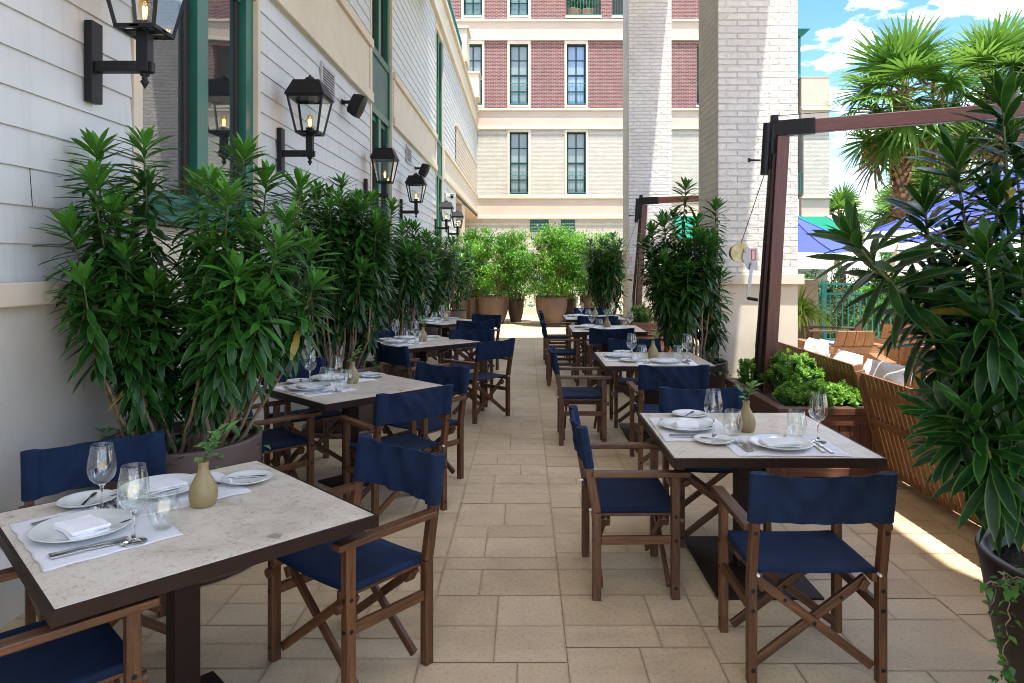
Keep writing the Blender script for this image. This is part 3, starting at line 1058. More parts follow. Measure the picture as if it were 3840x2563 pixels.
# right end: corner pier, parapet, pergola, awning
pr = MB()
pr.box((fx(1843), FY - 0.02, fz(452)), (fx(1902), FY + 1.5, fz(298))); pr.build('corner_pier', M['facade_white'], ht, True)
pr = MB()
pr.box((fx(1838), FY - 0.03, fz(242)), (fx(1902), FY + 1.5, fz(179))); pr.box((fx(1837), FY - 0.07, fz(250)), (fx(1905), FY + 1.5, fz(243)))
pr.box((fx(1837), FY - 0.05, fz(179)), (fx(1903), FY + 1.5, fz(177)))
pr.build('corner_parapet', M['peach'], ht, True)
pr = MB()
pr.box((fx(1834), FY + .3, fz(180)), (fx(1842), FY + .5, fz(82))); pr.add([(fx(1780), FY, fz(82)), (fx(1843), FY, fz(82)), (fx(1856), FY - .2, fz(69)), (fx(1780), FY - .2, fz(69)), (fx(1780), FY + 2, fz(82)), (fx(1843), FY + 2, fz(82)), (fx(1856), FY + 2.2, fz(69)), (fx(1780), FY + 2.2, fz(69))],
       [(0, 1, 2, 3), (1, 5, 6, 2), (5, 4, 7, 6), (3, 2, 6, 7), (0, 4, 5, 1)])
pr.build('roof_pergola', M['teal'], ht, True)
r = MB(); a, b, c = fx(1829), fx(1843), fz(444)
r.box((a, FY + .1, c + 1.0), (b, FY + .13, c + 1.03)); r.box((a, FY + .1, c + .1), (b, FY + .13, c + .13))
for i in range(4):
    xx = a + (b - a) * i / 3; r.box((xx - .012, FY + .105, c), (xx + .012, FY + .125, c + 1.02))
r.build('balcony_railing', M['teal'], ht, True)
aw = MB()
xa, xb, xc = 7.6, fx(1890), fx(1890) + 1.25
zt, zb = fz(496.5), fz(552); yo = FY - 1.6
aw.quad((xa, FY - .1, zt), (xa, yo, zb), (xc, yo, zb), (xb, FY - .1, zt)); aw.quad((xb, FY - .1, zt), (xc, yo, zb), (xc, FY - .1, zb), (xc, FY - .1, zb))
aw.f[-1] = aw.f[-1][:3]
ao = aw.build('awning', M['awning'], ht, True, solid=0.02)
rb_ = MB(); rb_.bar((xb, FY - .13, zt + .02), (xc, yo, zb + .02), .04, .04); rb_.build('awning_rib', M['grey_metal'], ao, True)
# ================================================================== wall lanterns
def make_lantern(name, label):
    """origin on the wall at the height of the arm; local +x points away from the wall"""
    t = thing(name, label, 'wall lamp', group='lanterns along the siding wall')
    A = 0.31
    m = MB(); m.box((0.0, -0.05, -0.20), (0.045, 0.05, 0.25)); m.tube([(0.0452, 0, -0.175), (0.047, 0, -0.175)], 0.008, 8); m.build('back_plate', M['black'], t, bevel=0.004)
    m = MB(); m.box((0.0455, -0.028, -0.03), (A - 0.034, 0.028, 0.03)); m.build('arm', M['black'], t, bevel=0.003)
    m = MB(); m.box((A - 0.033, -0.033, -0.032), (A + 0.033, 0.033, 0.195)); m.box((A + 0.0335, -0.02, -0.03), (A + 0.05, 0.02, 0.028))
    m.build('stem', M['black'], t, bevel=0.003)
    m = MB(); m.lathe([(0.0, -0.125), (0.010, -0.105), (0.024, -0.082), (0.022, -0.078), (0.012, -0.072), (0.018, -0.064), (0.012, -0.056), (0.024, -0.048), (0.026, -0.034)], 14, (A, 0, 0)); m.build('finial', M['black'], t)
    # cage: bottom frame, four sloping corner bars, eave frame
    m = MB(); zb, zt = 0.20, 0.55; b, e = 0.112, 0.178; w = 0.017
    for sx, sy in ((-1, -1), (1, -1), (1, 1), (-1, 1)):
        m.bar((A + sx * (b - .008), sy * (b - .008), zb), (A + sx * (e - .008), sy * (e - .008), zt), w, w, up=(1, 1, 0))
    for s in (-1, 1):
        m.bar((A - b, s * (b - w / 2), zb), (A + b, s * (b - w / 2), zb), w, 0.022); m.bar((A + s * (b - w / 2), -b + w, zb), (A + s * (b - w / 2), b - w, zb), w, 0.022)
        m.bar((A - e, s * (e - w / 2), zt - .008), (A + e, s * (e - w / 2), zt - .008), w, 0.026); m.bar((A + s * (e - w / 2), -e + w, zt - .008), (A + s * (e - w / 2), e - w, zt - .008), w, 0.026)
    m.bar((A - b, 0, zb + .001), (A + b, 0, zb + .001), 0.05, 0.014); m.bar((A, -b, zb), (A, -.026, zb), 0.05, 0.012); m.bar((A, .026, zb), (A, b, zb), 0.05, 0.012)
    m.build('cage', M['black'], t)
    m = MB()
    for k in range(4):
        rot = Matrix.Rotation(k * math.pi / 2, 3, 'Z')
        q = [(b - .006, -b + .01, zb), (b - .006, b - .01, zb), (e - .006, e - .01, zt), (e - .006, -e + .01, zt)]
        m.add([tuple(rot @ Vector(p) + Vector((A, 0, 0))) for p in q], [(0, 1, 2, 3)])
    m.build('glass_panes', M['pane'], t)
    m = MB(); r0, r1 = 0.192, 0.128; z0, z1 = zt, zt + 0.155

    def ring(r, z):
        return [(A - r, -r, z), (A + r, -r, z), (A + r, r, z), (A - r, r, z)]
    m.add(ring(r0, z0) + ring(r0 * .985, z0 + .012) + ring(r1, z1) + ring(r0 - .05, z0), [(0, 1, 5, 4), (1, 2, 6, 5), (2, 3, 7, 6), (3, 0, 4, 7), (4, 5, 9, 8), (5, 6, 10, 9), (6, 7, 11, 10), (7, 4, 8, 11), (8, 9, 10, 11), (15, 14, 13, 12), (0, 12, 13, 1), (1, 13, 14, 2), (2, 14, 15, 3), (3, 15, 12, 0)])
    m.lathe([(0.062, 0.0), (0.058, 0.022), (0.040, 0.045), (0.015, 0.056), (0.012, 0.07), (0.0, 0.075)], 16, (A, 0, z1))
    m.build('roof_cap', M['black'], t)
    m = MB(); m.box((A - .032, -.032, zb + .008), (A + .032, .032, zb + .055)); m.build('socket', M['black'], t)
    m = MB(); m.lathe([(0.014, 0.0), (0.018, 0.02), (0.030, 0.06), (0.034, 0.085), (0.030, 0.108), (0.016, 0.124), (0.0, 0.128)], 18, (A, 0, zb + .055))
    bu = m.build('bulb', M['bulb'], t)
    m = MB()
    for k in range(4):
        a = k * math.pi / 2
        m.tube([(A + .008 * math.cos(a), .008 * math.sin(a), zb + .075), (A + .011 * math.cos(a), .011 * math.sin(a), zb + .14)], 0.0028, 6)
    m.build('filament', M['filament'], bu)
    return t


lam = [(3.91, 2.80, 'largest looking black wall lantern nearest the camera at the top left'),
       (6.92, 2.79, 'black wall lantern with lit bulb just past the first green window'),
       (10.64, 2.74, 'black wall lantern in front of the second green window'),
       (13.70, 2.71, 'black wall lantern below the farther wall speaker'),
       (19.0, 2.66, 'black wall lantern in front of the third green window'),
       (22.2, 2.64, 'farthest black wall lantern near the passage pier')]
L0 = make_lantern('wall_lantern', lam[0][2])
for i, (y, z, lab) in enumerate(lam):
    if i == 0:
        L0.location = (XW + 0.002, y, z)
    else:
        dup(L0, (XW + 0.002, y, z), 0.0, lab)


def speaker(y, z, lab):
    t = thing('wall_speaker', lab, 'speaker', (XW, y, z), R(-95), group='black speakers on the siding wall')
    pass
    m = MB()

    def prof(u, v):
        a = u * 2 * math.pi
        n = 3.2
        cx_, sy_ = math.cos(a), math.sin(a)
        r = (abs(cx_) ** n + abs(sy_) ** n) ** (-1 / n)
        sc = (0.80 + 0.20 * min(1, v * 1.6)) * (0.0 if v == 0 else 1)
        return (0.10 * r * cx_ * sc, 0.075 + (-0.06 + 0.18 * max(0, v - .05)), 0.155 * r * sy_ * sc)
    tilt = Matrix.Rotation(R(-24), 3, 'X')
    m.grid(lambda u, v: tuple(tilt @ Vector(prof(u, v)) + Vector((0, 0.10, 0))), 28, 8)
    m.build('cabinet', M['black'], t)
    m = MB()
    m.grid(lambda u, v: tuple(tilt @ (Vector((prof(u, 1)[0] * (1 - v), 0.075 + 0.1115 + .03 * math.sin(v * 1.57), prof(u, 1)[2] * (1 - v)))) + Vector((0, 0.10, 0))), 28, 6)
    m.build('grille', M['dark_gasket'], t)
    m = MB(); m.box((-0.05, 0.0, -0.03), (0.05, 0.02, 0.03)); m.box((-0.02, 0.02, -0.02), (0.02, 0.14, 0.02)); m.build('bracket', M['black'], t)
    return t


speaker(9.35, 3.86, 'black wall speaker beside the nearer vent above the second lantern')
speaker(15.6, 3.83, 'black wall speaker beside the farther vent above the fourth lantern')


def camera_dome(y, z, lab):
    t = thing('security_camera', lab, 'camera', (XW, y, z), group='white cameras on the siding wall')
    m = MB(); m.box((0.0, -0.08, -0.08), (0.05, 0.08, 0.08)); m.box((0.05, -0.03, -0.03), (0.16, 0.03, 0.03)); m.build('wall_mount', M['white'], t, bevel=0.01)
    m = MB(); m.tube([(0.22, -0.22, -0.06), (0.22, -0.21, -0.06), (0.22, 0.16, 0.02)], [0.055, 0.075, 0.075], 14); m.box((0.135, -0.28, 0.03), (0.305, 0.14, 0.05)); m.build('housing', M['white'], t)
    m = MB(); m.tube([(0.22, -0.224, -0.0605), (0.22, -0.232, -0.062)], 0.045, 14); m.build('lens', M['black'], t)


camera_dome(21.6, 3.80, 'white security camera on the wall above the last two lanterns')
camera_dome(23.4, 3.05, 'small white security camera behind the farthest wall lantern')

# ================================================================== dining tables
def make_table(base_turn):
    t = thing('dining_table', '', 'table', group='stone topped dining tables')
    s = 0.5225
    m = MB(); m.box((-s + .012, -s + .012, 0.715), (s - .012, s - .012, 0.7505)); m.build('stone_top', M['stone'], t, bevel=0.0015)
    m = MB()
    for k in range(4):
        rot = Matrix.Rotation(k * math.pi / 2, 3, 'Z')
        q = [(-s, -s, .705), (s, -s, .705), (s - .012, -s + .012, .705), (-s + .012, -s + .012, .705), (-s, -s, .749), (s, -s, .749), (s - .012, -s + .012, .749), (-s + .012, -s + .012, .749)]
        m.add([tuple(rot @ Vector(p)) for p in q], [(0, 1, 2, 3), (7, 6, 5, 4), (0, 4, 5, 1), (3, 2, 6, 7)])
    m.box((-s + .013, -s + .013, .700), (s - .013, s - .013, .7145))
    m.build('metal_edge', M['brown_metal'], t)
    cw_, cd_, pw_, pd_ = (.047, .047, .18, .18) if base_turn else (.062, .045, .27, .40)
    m = MB(); m.box((-cw_, -cd_, 0.013), (cw_, cd_, 0.700)); m.box((-.30, -.03, .675), (.30, .03, .6995)); m.box((-.03, -.30, .674), (.03, .30, .6985))
    m.build('pedestal', M['brown_metal'], t, bevel=0.004)
    m = MB(); m.box((-pw_, -pd_, 0.0), (pw_, pd_, 0.0125)); m.build('base_plate', M['brown_metal'], t, bevel=0.003)
    return t


T45 = [(-1.291, 2.639), (-1.355, 5.43), (-1.26, 8.50), (-1.30, 11.50)]
TR = [(1.245, 3.92), (1.265, 6.97), (1.19, 10.20), (1.22, 12.35)]
TL = ['nearest table along the siding wall', 'second table along the siding wall', 'third table along the siding wall', 'farthest table along the siding wall']
TRN = ['nearest table on the pillar side', 'second table on the pillar side', 'third table on the pillar side', 'farthest table on the pillar side']
tab0 = make_table(1); tab1 = make_table(0)
tabs = []
for i, (x, y) in enumerate(T45):
    lab = 'diagonal stone topped table, the ' + TL[i]
    if i == 0:
        tab0.location = (x, y, 0); tab0.rotation_euler = (0, 0, R(45)); tab0['label'] = lab; tabs.append(tab0)
    else:
        tabs.append(dup(tab0, (x, y, 0), R(45 + (0, 1, -2, 1)[i]), lab))
for i, (x, y) in enumerate(TR):
    lab = 'squarely set stone topped table, the ' + TRN[i]
    if i == 0:
        tab1.location = (x, y, 0); tab1['label'] = lab; tabs.append(tab1)
    else:
        tabs.append(dup(tab1, (x, y, 0), R((0.3, 0, -0.4, 0.2)[i]), lab))


# ------------------------------------------------------------------ director's chairs
def make_chair(seed):
    r = random.Random(seed)
    t = thing('director_chair', 'navy canvas director chair', 'chair', group="navy director's chairs")
    W = 0.262
    cw = M['chair_wood']
    bolts = [cw, M['black']]
    for s in (-1, 1):
        m = MB(); m.bar((s * W, .20, 0), (s * W, .20, .624), .044, .036, up=(1, 0, 0))
        for z in (.06, .30, .42):
            m.tube([(s * W, .2225, z), (s * W, .2235, z)], .009, 8, 1)
            m.tube([(s * (W + .0185), .2, z), (s * (W + .0195), .2, z)], .009, 8, 1)
        m.build('leg', bolts, t, bevel=.003)
        m = MB(); m.bar((s * W, -.20, 0), (s * W, -.20, .44), .044, .036, up=(1, 0, 0)); m.bar((s * W, -.20, .4405), (s * W, -.272, .862), .044, .034, up=(1, 0, 0))
        for z in (.06, .30, .38):
            m.tube([(s * W, -.2225, z), (s * W, -.2235, z)], .009, 8, 1)
        m.tube([(s * W, -.2555, .625), (s * W, -.257, .625)], .009, 8, 1)
        m.build('leg', bolts, t, bevel=.003)
        m = MB(); m.bar((s * (W + .012), -.225, .638), (s * (W + .012), .268, .638), .056, .027); m.build('armrest', cw, t, bevel=.005)
        m = MB(); m.bar((s * W, -.177, .30), (s * W, .177, .30), .022, .042); m.build('side_rail', cw, t, bevel=.003)
        m = MB(); m.bar((s * .232, -.215, .432), (s * .232, .225, .432), .022, .036)
        m.bar((s * .222, -.15, .40), (s * .20, -.15, .36), .03, .05, up=(0, 1, 0)); m.bar((s * .222, .15, .40), (s * .20, .15, .36), .03, .05, up=(0, 1, 0))
        m.tube([(s * .245, .225, .39), (s * .245, .245, .39)], .02, 10)
        m.build('seat_rail', cw, t, bevel=.003)
    for y0, dy in ((-.15, -.024), (.15, .024)):
        for s in (-1, 1):
            yy = y0 + (dy if s > 0 else 0)
            m = MB(); m.bar((-s * .225, yy, .405), (s * .238, yy, .055), .036, .021, up=(0, 1, 0))
            m.tube([(0, yy - .0115, .231), (0, yy - .0125, .231)], .009, 8, 1); m.tube([(-s * .12, yy - .0115, .325), (-s * .12, yy - .0125, .325)], .008, 8, 1)
            m.build('cross_brace', bolts, t, bevel=.003)
    # canvas seat wrapped over the rails
    m = MB()
    sag = .014 + r.uniform(-.004, .006)

    def seat(u, v):
        x = (u - .5) * 2
        y = -.21 + .43 * v
        xx = max(-1, min(1, x * 1.08)) * .247
        z = .457 - sag * (1 - min(1, abs(x * 1.05)) ** 2.2) * (.55 + .45 * math.sin(v * math.pi))
        if abs(x) > .93:
            z -= .026 * (abs(x) - .93) / .07
        return (xx, y, z)
    m.grid(seat, 30, 10)
    m.build('seat', M['navy'], t, solid=.004)
    # canvas back: sleeves round the rear posts, loose cloth between
    m = MB()
    ph = [r.uniform(0, 6.3) for _ in range(6)]
    bow = .020 + r.uniform(-.008, .014)
    slump = .016 + r.uniform(-.007, .012)

    def back(front):
        def fn(u, v):
            x = (u - .5) * 2
            ax = abs(x)
            z = .668 + .204 * v
            mid = max(0, 1 - (ax / .80) ** 2)
            z -= slump * mid * v + .004 * mid * math.sin(2.5 * x + ph[0]) * v
            z += .003 * math.sin(9 * x + ph[5]) * (1 - v) * mid
            yc = -.20 - .072 * (z - .44) / .42 - bow * mid
            yc += .0022 * math.sin(23 * x + 6 * math.sin(5 * v + ph[4]) + ph[0]) * (1 if .76 > ax > .5 else .3)
            yc += mid * (.007 * math.sin(4.2 * x + 5 * v + ph[1]) * (.4 + v) + .006 * math.sin(11 * x - 5 * v + ph[2]) + .0045 * math.sin(19 * x + 11 * v + ph[3]))
            th = .0045
            if ax > .74:
                th = .0045 + .0225 * min(1, (ax - .74) / .07)
            if ax > .985:
                th *= max(.45, 1 - (ax - .985) / .015 * .55)
            if v < .02 or v > .98:
                th *= .96
            return (x * .289, yc + (th if front else -th), z)
        return fn
    nu, nv = 40, 9
    m.grid(back(True), nu, nv, flip=True); m.grid(back(False), nu, nv)
    for vv, fl in ((0.0, True), (1.0, False)):
        m.grid(lambda u, v, vv=vv: tuple(Vector(back(False)(u, vv)).lerp(Vector(back(True)(u, vv)), v)), nu, 1, flip=fl)
    for uu, fl in ((0.0, False), (1.0, True)):
        m.grid(lambda u, v, uu=uu: tuple(Vector(back(False)(uu, u)).lerp(Vector(back(True)(uu, u)), v)), nv, 1, flip=fl)
    m.build('backrest', M['navy'], t)
    # grey pins where the seat dowel shows
    for s in (-1, 1):
        m = MB(); m.tube([(s * .245, -.215, .448), (s * .245, -.236, .448)], .006, 8); m.build('seat_pin', M['white'], t)
    return t


protos = [make_chair(s) for s in (1, 2, 3)]
used = [False] * 3
cn = [0]


def place_chair(bx, by, fdx, fdy, label):
    """bx,by: middle of the backrest; fd: the way the sitter faces"""
    ln = math.hypot(fdx, fdy); fdx /= ln; fdy /= ln
    rz = math.atan2(-fdx, fdy)
    ox, oy = bx + fdx * .26, by + fdy * .26
    k = cn[0] % 3; cn[0] += 1
    if not used[k]:
        used[k] = True
        o = protos[k]; o.location = (ox, oy, 0); o.rotation_euler = (0, 0, rz); o['label'] = label
        return o
    return dup(protos[k], (ox, oy, 0), rz, label)


SQ = .7071
D_ = "navy director's chair "
chairs = [
    # nearest diagonal table
    (-1.985, 3.24, .65, -.72, D_ + 'between the siding wall and the nearest diagonal table'),
    (-.578, 3.18, -.64, -.77, D_ + 'on the walkway side of the nearest diagonal table'),
    (-1.73, 2.03, SQ, SQ, D_ + 'cut off by the bottom left corner'),
    # second
    (-1.97, 5.97, .66, -.72, D_ + 'between the siding wall and the second diagonal table'),
    (-.68, 5.72, -.6, -.8, D_ + 'with dark back at the far walkway side of the second diagonal table'),
    (-.72, 4.60, -.65, .76, D_ + 'turned from the walkway to the second diagonal table'),
    (-2.02, 4.78, SQ, SQ, D_ + 'partly behind the big left plant at the second diagonal table'),
    # third
    (-1.90, 9.08, .66, -.72, D_ + 'between wall plants and the third diagonal table'),
    (-.66, 8.75, -.12, -1, D_ + 'behind the third diagonal table facing the camera'),
    (-.31, 7.55, -.76, .65, D_ + 'pulled out into the walkway from the third diagonal table'),
    (-1.36, 7.16, .72, .69, D_ + 'with dark back just beyond the second diagonal table'),
    # fourth
    (-1.95, 12.05, .66, -.72, D_ + 'between wall plants and the farthest diagonal table'),
    (-.62, 11.35, -.55, -.83, D_ + 'with dark back by the big bronze pot at the farthest diagonal table'),
    (-.72, 10.25, -.35, .93, D_ + 'in front of the farthest diagonal table'),
    # right row
    (1.183, 2.77, 0, 1, D_ + 'in the right foreground with its back to the camera'),
    (.30, 3.79, 1, 0.02, D_ + 'in profile at the walkway side of the nearest square table'),
    (1.19, 4.66, .03, -1, D_ + 'across the nearest square table facing the camera'),
    (1.22, 5.70, -.02, 1, D_ + 'with its back to the camera at the second square table'),
    (.29, 6.78, 1, -.02, D_ + 'in profile at the walkway side of the second square table'),
    (1.21, 7.68, 0, -1, D_ + 'across the second square table facing the camera'),
    (1.12, 8.95, .02, 1, D_ + 'with its back to the camera at the third square table'),
    (.28, 9.95, 1, 0, D_ + 'in profile at the walkway side of the third square table'),
    (1.18, 10.92, 0, -1, D_ + 'across the third square table facing the camera'),
    (2.02, 10.0, -1, 0, D_ + 'at the planter side of the third square table'),
    (1.13, 11.06, 0, 1, D_ + 'with its back to the camera at the farthest square table'),
    (.30, 12.0, 1, 0.02, D_ + 'in profile at the walkway side of the farthest square table'),
    (1.22, 13.1, 0, -1, D_ + 'across the farthest square table facing the camera'),
]
for c in chairs:
    place_chair(*c)

# ================================================================== place settings
ZT = 0.7505


def proto(fn):
    o = fn()
    return o


def m_mat():
    t = MB(); r = random.Random(4)
    pr = [(r.uniform(0, 6), r.uniform(6, 30), r.uniform(0, 6)) for _ in range(5)]

    def f(u, v):
        x = (u - .5) * .56; y = (v - .5) * .41
        e = sum(math.sin(a + k * x) * math.sin(b + k * .8 * y) for a, k, b in pr) * .0006
        x += .003 * math.sin(v * 19 + 1) * (abs(u - .5) * 2) ** 6; y += .003 * math.sin(u * 31) * (abs(v - .5) * 2) ** 6
        return (x, y, .0032 + e)
    t.grid(f, 40, 30)
    return t.build('placemat', M['linen'], solid=.0018)


def m_plate(r, h, name, mark):
    m = MB()
    m.lathe([(0.0, .006), (r * .60, .006), (r * .64, .008), (r * .98, h - .002), (r, h), (r * 1.0, h + .002), (r * .97, h + .0015), (r * .66, .0125), (r * .60, .0095), (0, .0095)], 56)
    m.f = [f for f in m.f]
    m.lathe([(r * .56, 0), (r * .58, .0), (r * .585, .0075)], 40)
    o = m.build(name, M['china'])
    k = MB(); a0 = R(mark)
    s = r / .16
    zz = h * .86 + .0005
    c = Vector((math.cos(a0), math.sin(a0), 0)); tn = Vector((-math.sin(a0), math.cos(a0), 0))
    for sg in (-1, 1):
        pts = []
        for i in range(7):
            q = i / 6
            p = c * (r * .74 + .034 * s * q) + tn * (sg * .007 * s * math.sin(q * math.pi))
            rr = p.length
            z_ = .0125 + (h - .011) * (rr - r * .66) / (r * .31) + .0012
            pts.append((p.x, p.y, z_))
        k.tube(pts, .0009, 5)
    pts = []
    for i in range(4):
        q = i / 3
        p = c * (r * .72 + .036 * s * q); pts.append((p.x, p.y, .0125 + (h - .011) * (p.length - r * .66) / (r * .31) + .0012))
    k.tube(pts, .0008, 5)
    k.build('leaf_emblem', M['ink'], o)
    return o


def m_napkin():
    m = MB(); r = random.Random(8)
    for i, (sx, sy, z0) in enumerate(((.088, .062, 0), (.086, .060, .0066), (.089, .0625, .0132))):
        ph = r.uniform(0, 6)

        def f(u, v, sx=sx, sy=sy, z0=z0, ph=ph):
            a = v * 2 * math.pi
            x = (u - .5) * 2 * sx
            ry = .0044
            yy = sy * math.copysign(abs(math.cos(a)) ** .25, math.cos(a)); zz = ry * math.copysign(abs(math.sin(a)) ** .7, math.sin(a))
            e = .0018 * math.sin(30 * x + ph) + .0014 * math.sin(55 * yy + 2 * ph)
            return (x * (1 - .02 * math.sin(a * 2 + ph)), yy + .0015 * math.sin(40 * x + ph), z0 + ry + zz + e * 1.3 + (.006 * (x / sx) ** 3 - .003 * math.cos(yy * 22) if z0 > .01 else 0))
        m.grid(f, 20, 24)
        for uu in (0, 1):
            vs = [f(uu, j / 24) for j in range(24)]
            m.add(vs, [tuple(range(24)) if uu else tuple(range(24))[::-1]], smooth=False)
    return m.build('napkin', M['linen'])


def m_fork():
    m = MB(); T = .003
    pts = [(-.105, .004), (-.06, .0045), (0, .0055), (.03, .007), (.045, .006), (.06, .0035)]
    wd = [.009, .010, .0065, .0045, .005, .011]
    for (a, za), (b, zb), wa, wb in zip(pts[:-1], pts[1:], wd[:-1], wd[1:]):
        m.bar((0, a, za), (0, b + .0002, zb), wa * 2, T, w1=wb * 2, h1=T)
    for i in range(4):
        x = -.0085 + i * .00567
        m.bar((x, .060, .0035), (x, .088, .006), .0034, T, w1=.0022); m.bar((x, .088, .006), (x, .106, .010), .0024, T, w1=.0012)
    return m.build('fork', M['steel'], bevel=.0008)


def m_knife():
    m = MB()
    m.bar((0, -.115, .0045), (0, -.02, .0045), .018, .007, w1=.013, h1=.006); m.bar((0, -.0198, .0045), (0, 0, .0045), .010, .005)
    m.add([(-.010, 0, .0035), (.008, 0, .0035), (.0105, .06, .0035), (.006, .105, .0035), (-.006, .118, .0035), (-.010, .10, .0035)] +
          [(-.010, 0, .0055), (.008, 0, .0055), (.0105, .06, .0045), (.006, .105, .0045), (-.006, .118, .0048), (-.010, .10, .0055)],
          [(5, 4, 3, 2, 1, 0), (6, 7, 8, 9, 10, 11), (0, 1, 7, 6), (1, 2, 8, 7), (2, 3, 9, 8), (3, 4, 10, 9), (4, 5, 11, 10), (5, 0, 6, 11)])
    return m.build('dinner_knife', M['steel'], bevel=.001)


def m_bknife():
    m = MB()
    m.bar((0, -.085, .002), (0, -.01, .005), .011, .004, w1=.008); m.bar((0, -.0098, .005), (0, .015, .0035), .006, .003)
    m.bar((0, .0152, .0035), (0, .07, .0025), .014, .002, w1=.018); m.bar((0, .0702, .0025), (0, .082, .002), .018, .002, w1=.006)
    return m.build('butter_knife', M['steel'], bevel=.0008)


def m_wine():
    m = MB()
    m.lathe([(0, 0), (.0425, 0), (.0428, .001), (.040, .0032), (.015, .0075), (.0070, .014), (.0052, .03), (.0048, .085), (.0065, .102), (.0125, .1095), (0, .1115)], 28, mi=1)
    m.lathe([(.013, .110), (.026, .118), (.042, .136), (.0495, .158), (.0505, .178), (.047, .205), (.041, .238), (.0375, .2595), (.0372, .2602), (.0369, .2595), (.0402, .238), (.0462, .205), (.0497, .178), (.0487, .158), (.0412, .1365), (.025, .119), (0, .1125)], 40)
    return m.build('wine_glass', [M['glass'], M['solid_glass']])


def m_tumbler():
    m = MB()
    m.lathe([(0, .0005), (.024, .0005), (.030, .003), (.044, .022), (.0525, .052), (.0525, .075), (.047, .110), (.0415, .1385), (.0412, .139), (.0409, .1385), (.0463, .110), (.0517, .075), (.0517, .052), (.043, .0225), (.029, .007), (0, .0055)], 40)
    return m.build('stemless_glass', M['glass'])


def m_vase(seed):
    r = random.Random(seed)
    t = thing('bud_vase', '', 'vase', group='olive bud vases')
    m = MB(); m.lathe([(0, 0), (.040, 0), (.045, .004), (.0525, .03), (.0535, .052), (.047, .082), (.032, .112), (.0215, .132), (.0185, .146), (.019, .160), (.0215, .172), (.0205, .173), (.016, .160), (.015, .145), (.015, .05), (0, .05)], 40)
    m.build('vase_body', M['vase'], t)
    lv = Leaves(T_LONG); st = MB()
    for k in range(2 + seed % 2):
        a = r.uniform(0, 6.28); ln = r.uniform(.10, .15); lean = r.uniform(.3, .7)
        dx, dy = math.cos(a) * lean, math.sin(a) * lean
        pts = [(dx * .008 * i * 1.0, dy * .008 * i, .10 + .065 + 0 * i) for i in range(1)]
        pts = [(0, 0, .06), (0, 0, .165)] + [(dx * ln * q, dy * ln * q, .165 + ln * q * (1 - .25 * q)) for q in (.3, .6, 1.0)]
        st.tube(pts, [.0022, .002, .0018, .0015, .001], 6)
        nl = 6 + int(r.random() * 3)
        for i in range(nl):
            q = .15 + .85 * i / (nl - 1)
            p = (dx * ln * q, dy * ln * q, .165 + ln * q * (1 - .25 * q))
            b = a + (i % 2 * 2 - 1) * r.uniform(.7, 1.6) if i < nl - 1 else a
            lv.add(r.choice((0, 1)), p, unit(b, r.uniform(.2, .8)), (0, 0, 1), r.uniform(.045, .075), r.uniform(.012, .018), r.uniform(.25, .8))
    st.build('sprig_stem', M['ivy'], t); lv.build('sprig', M['sprig'], t)
    return t


PRO = {'mat': m_mat(), 'plate': m_plate(.160, .024, 'dinner_plate', 62), 'side': m_plate(.104, .016, 'side_plate', 70), 'nap': m_napkin(), 'fork': m_fork(), 'knife': m_knife(),
       'bk': m_bknife(), 'wine': m_wine(), 'tum': m_tumbler()}
CAT = {'mat': 'placemat', 'plate': 'plate', 'side': 'side plate', 'nap': 'napkin', 'fork': 'fork', 'knife': 'knife', 'bk': 'butter knife', 'wine': 'wine glass', 'tum': 'tumbler'}
GRP = {'mat': 'white linen placemats', 'plate': 'dinner plates', 'side': 'side plates', 'nap': 'folded napkins', 'fork': 'forks', 'knife': 'dinner knives', 'bk': 'butter knives', 'wine': 'wine glasses', 'tum': 'stemless glasses'}
first = {k: True for k in PRO}
PK = {k: kids(o) for k, o in PRO.items()}


def put(k, x, y, z, rz, label):
    o = PRO[k]
    if first[k]:
        first[k] = False
    else:
        o = o.copy(); COL.objects.link(o)
        for c in PK[k]:
            d = c.copy(); COL.objects.link(d); d.parent = o
    o.location = (x, y, z); o.rotation_euler = (0, 0, rz)
    tag(o, label, CAT[k], GRP[k])
    return o


jr = random.Random(21)


def place(cx, cy, turn, u, place_name, shift=0.0, cutlery=True, dist=0.20, tiny=False):
    """one cover on the table at (cx,cy): u is the angle (degrees) the diner faces"""
    a = R(u - 90)
    ca, sa = math.cos(a), math.sin(a)

    def w(x, y):
        yy = y - .5225
        return (cx + ca * x - sa * yy, cy + sa * x + ca * yy)

    def pp(k, x, y, z, r, lab):
        X, Y = w(x + jr.uniform(-.006, .006), y + jr.uniform(-.006, .006))
        return put(k, X, Y, ZT + z, a + R(r) + jr.uniform(-.05, .05), lab)
    sh = shift
    pp('mat', sh, .24, 0, 0, 'white linen placemat ' + place_name)
    zc = .0052
    pp('plate', sh, dist + .01, zc, 0, 'white dinner plate ' + place_name)
    pp('nap', sh, dist + .005, zc + .0105, jr.uniform(-12, 12), 'folded white napkin ' + place_name)
    pp('side', sh - .325, .30, zc - .0005 if False else .0005 + .0045, 0, 'small white side plate ' + place_name)
    if cutlery:
        pp('bk', sh - .325, .30, .0165, 62, 'butter knife ' + place_name)
        pp('fork', sh - .205, .20, zc, 3, 'outer fork ' + place_name); pp('fork', sh - .178, .205, zc, 2, 'inner fork ' + place_name)
        pp('knife', sh + .180, .19, zc, -2, 'inner knife ' + place_name); pp('knife', sh + .207, .185, zc, -3, 'outer knife ' + place_name)
    pp('wine', sh + .235, .30, .0052, 0, 'stemmed wine glass ' + place_name)
    pp('tum', sh + .165, .42, .0052, 0, 'stemless tumbler ' + place_name)


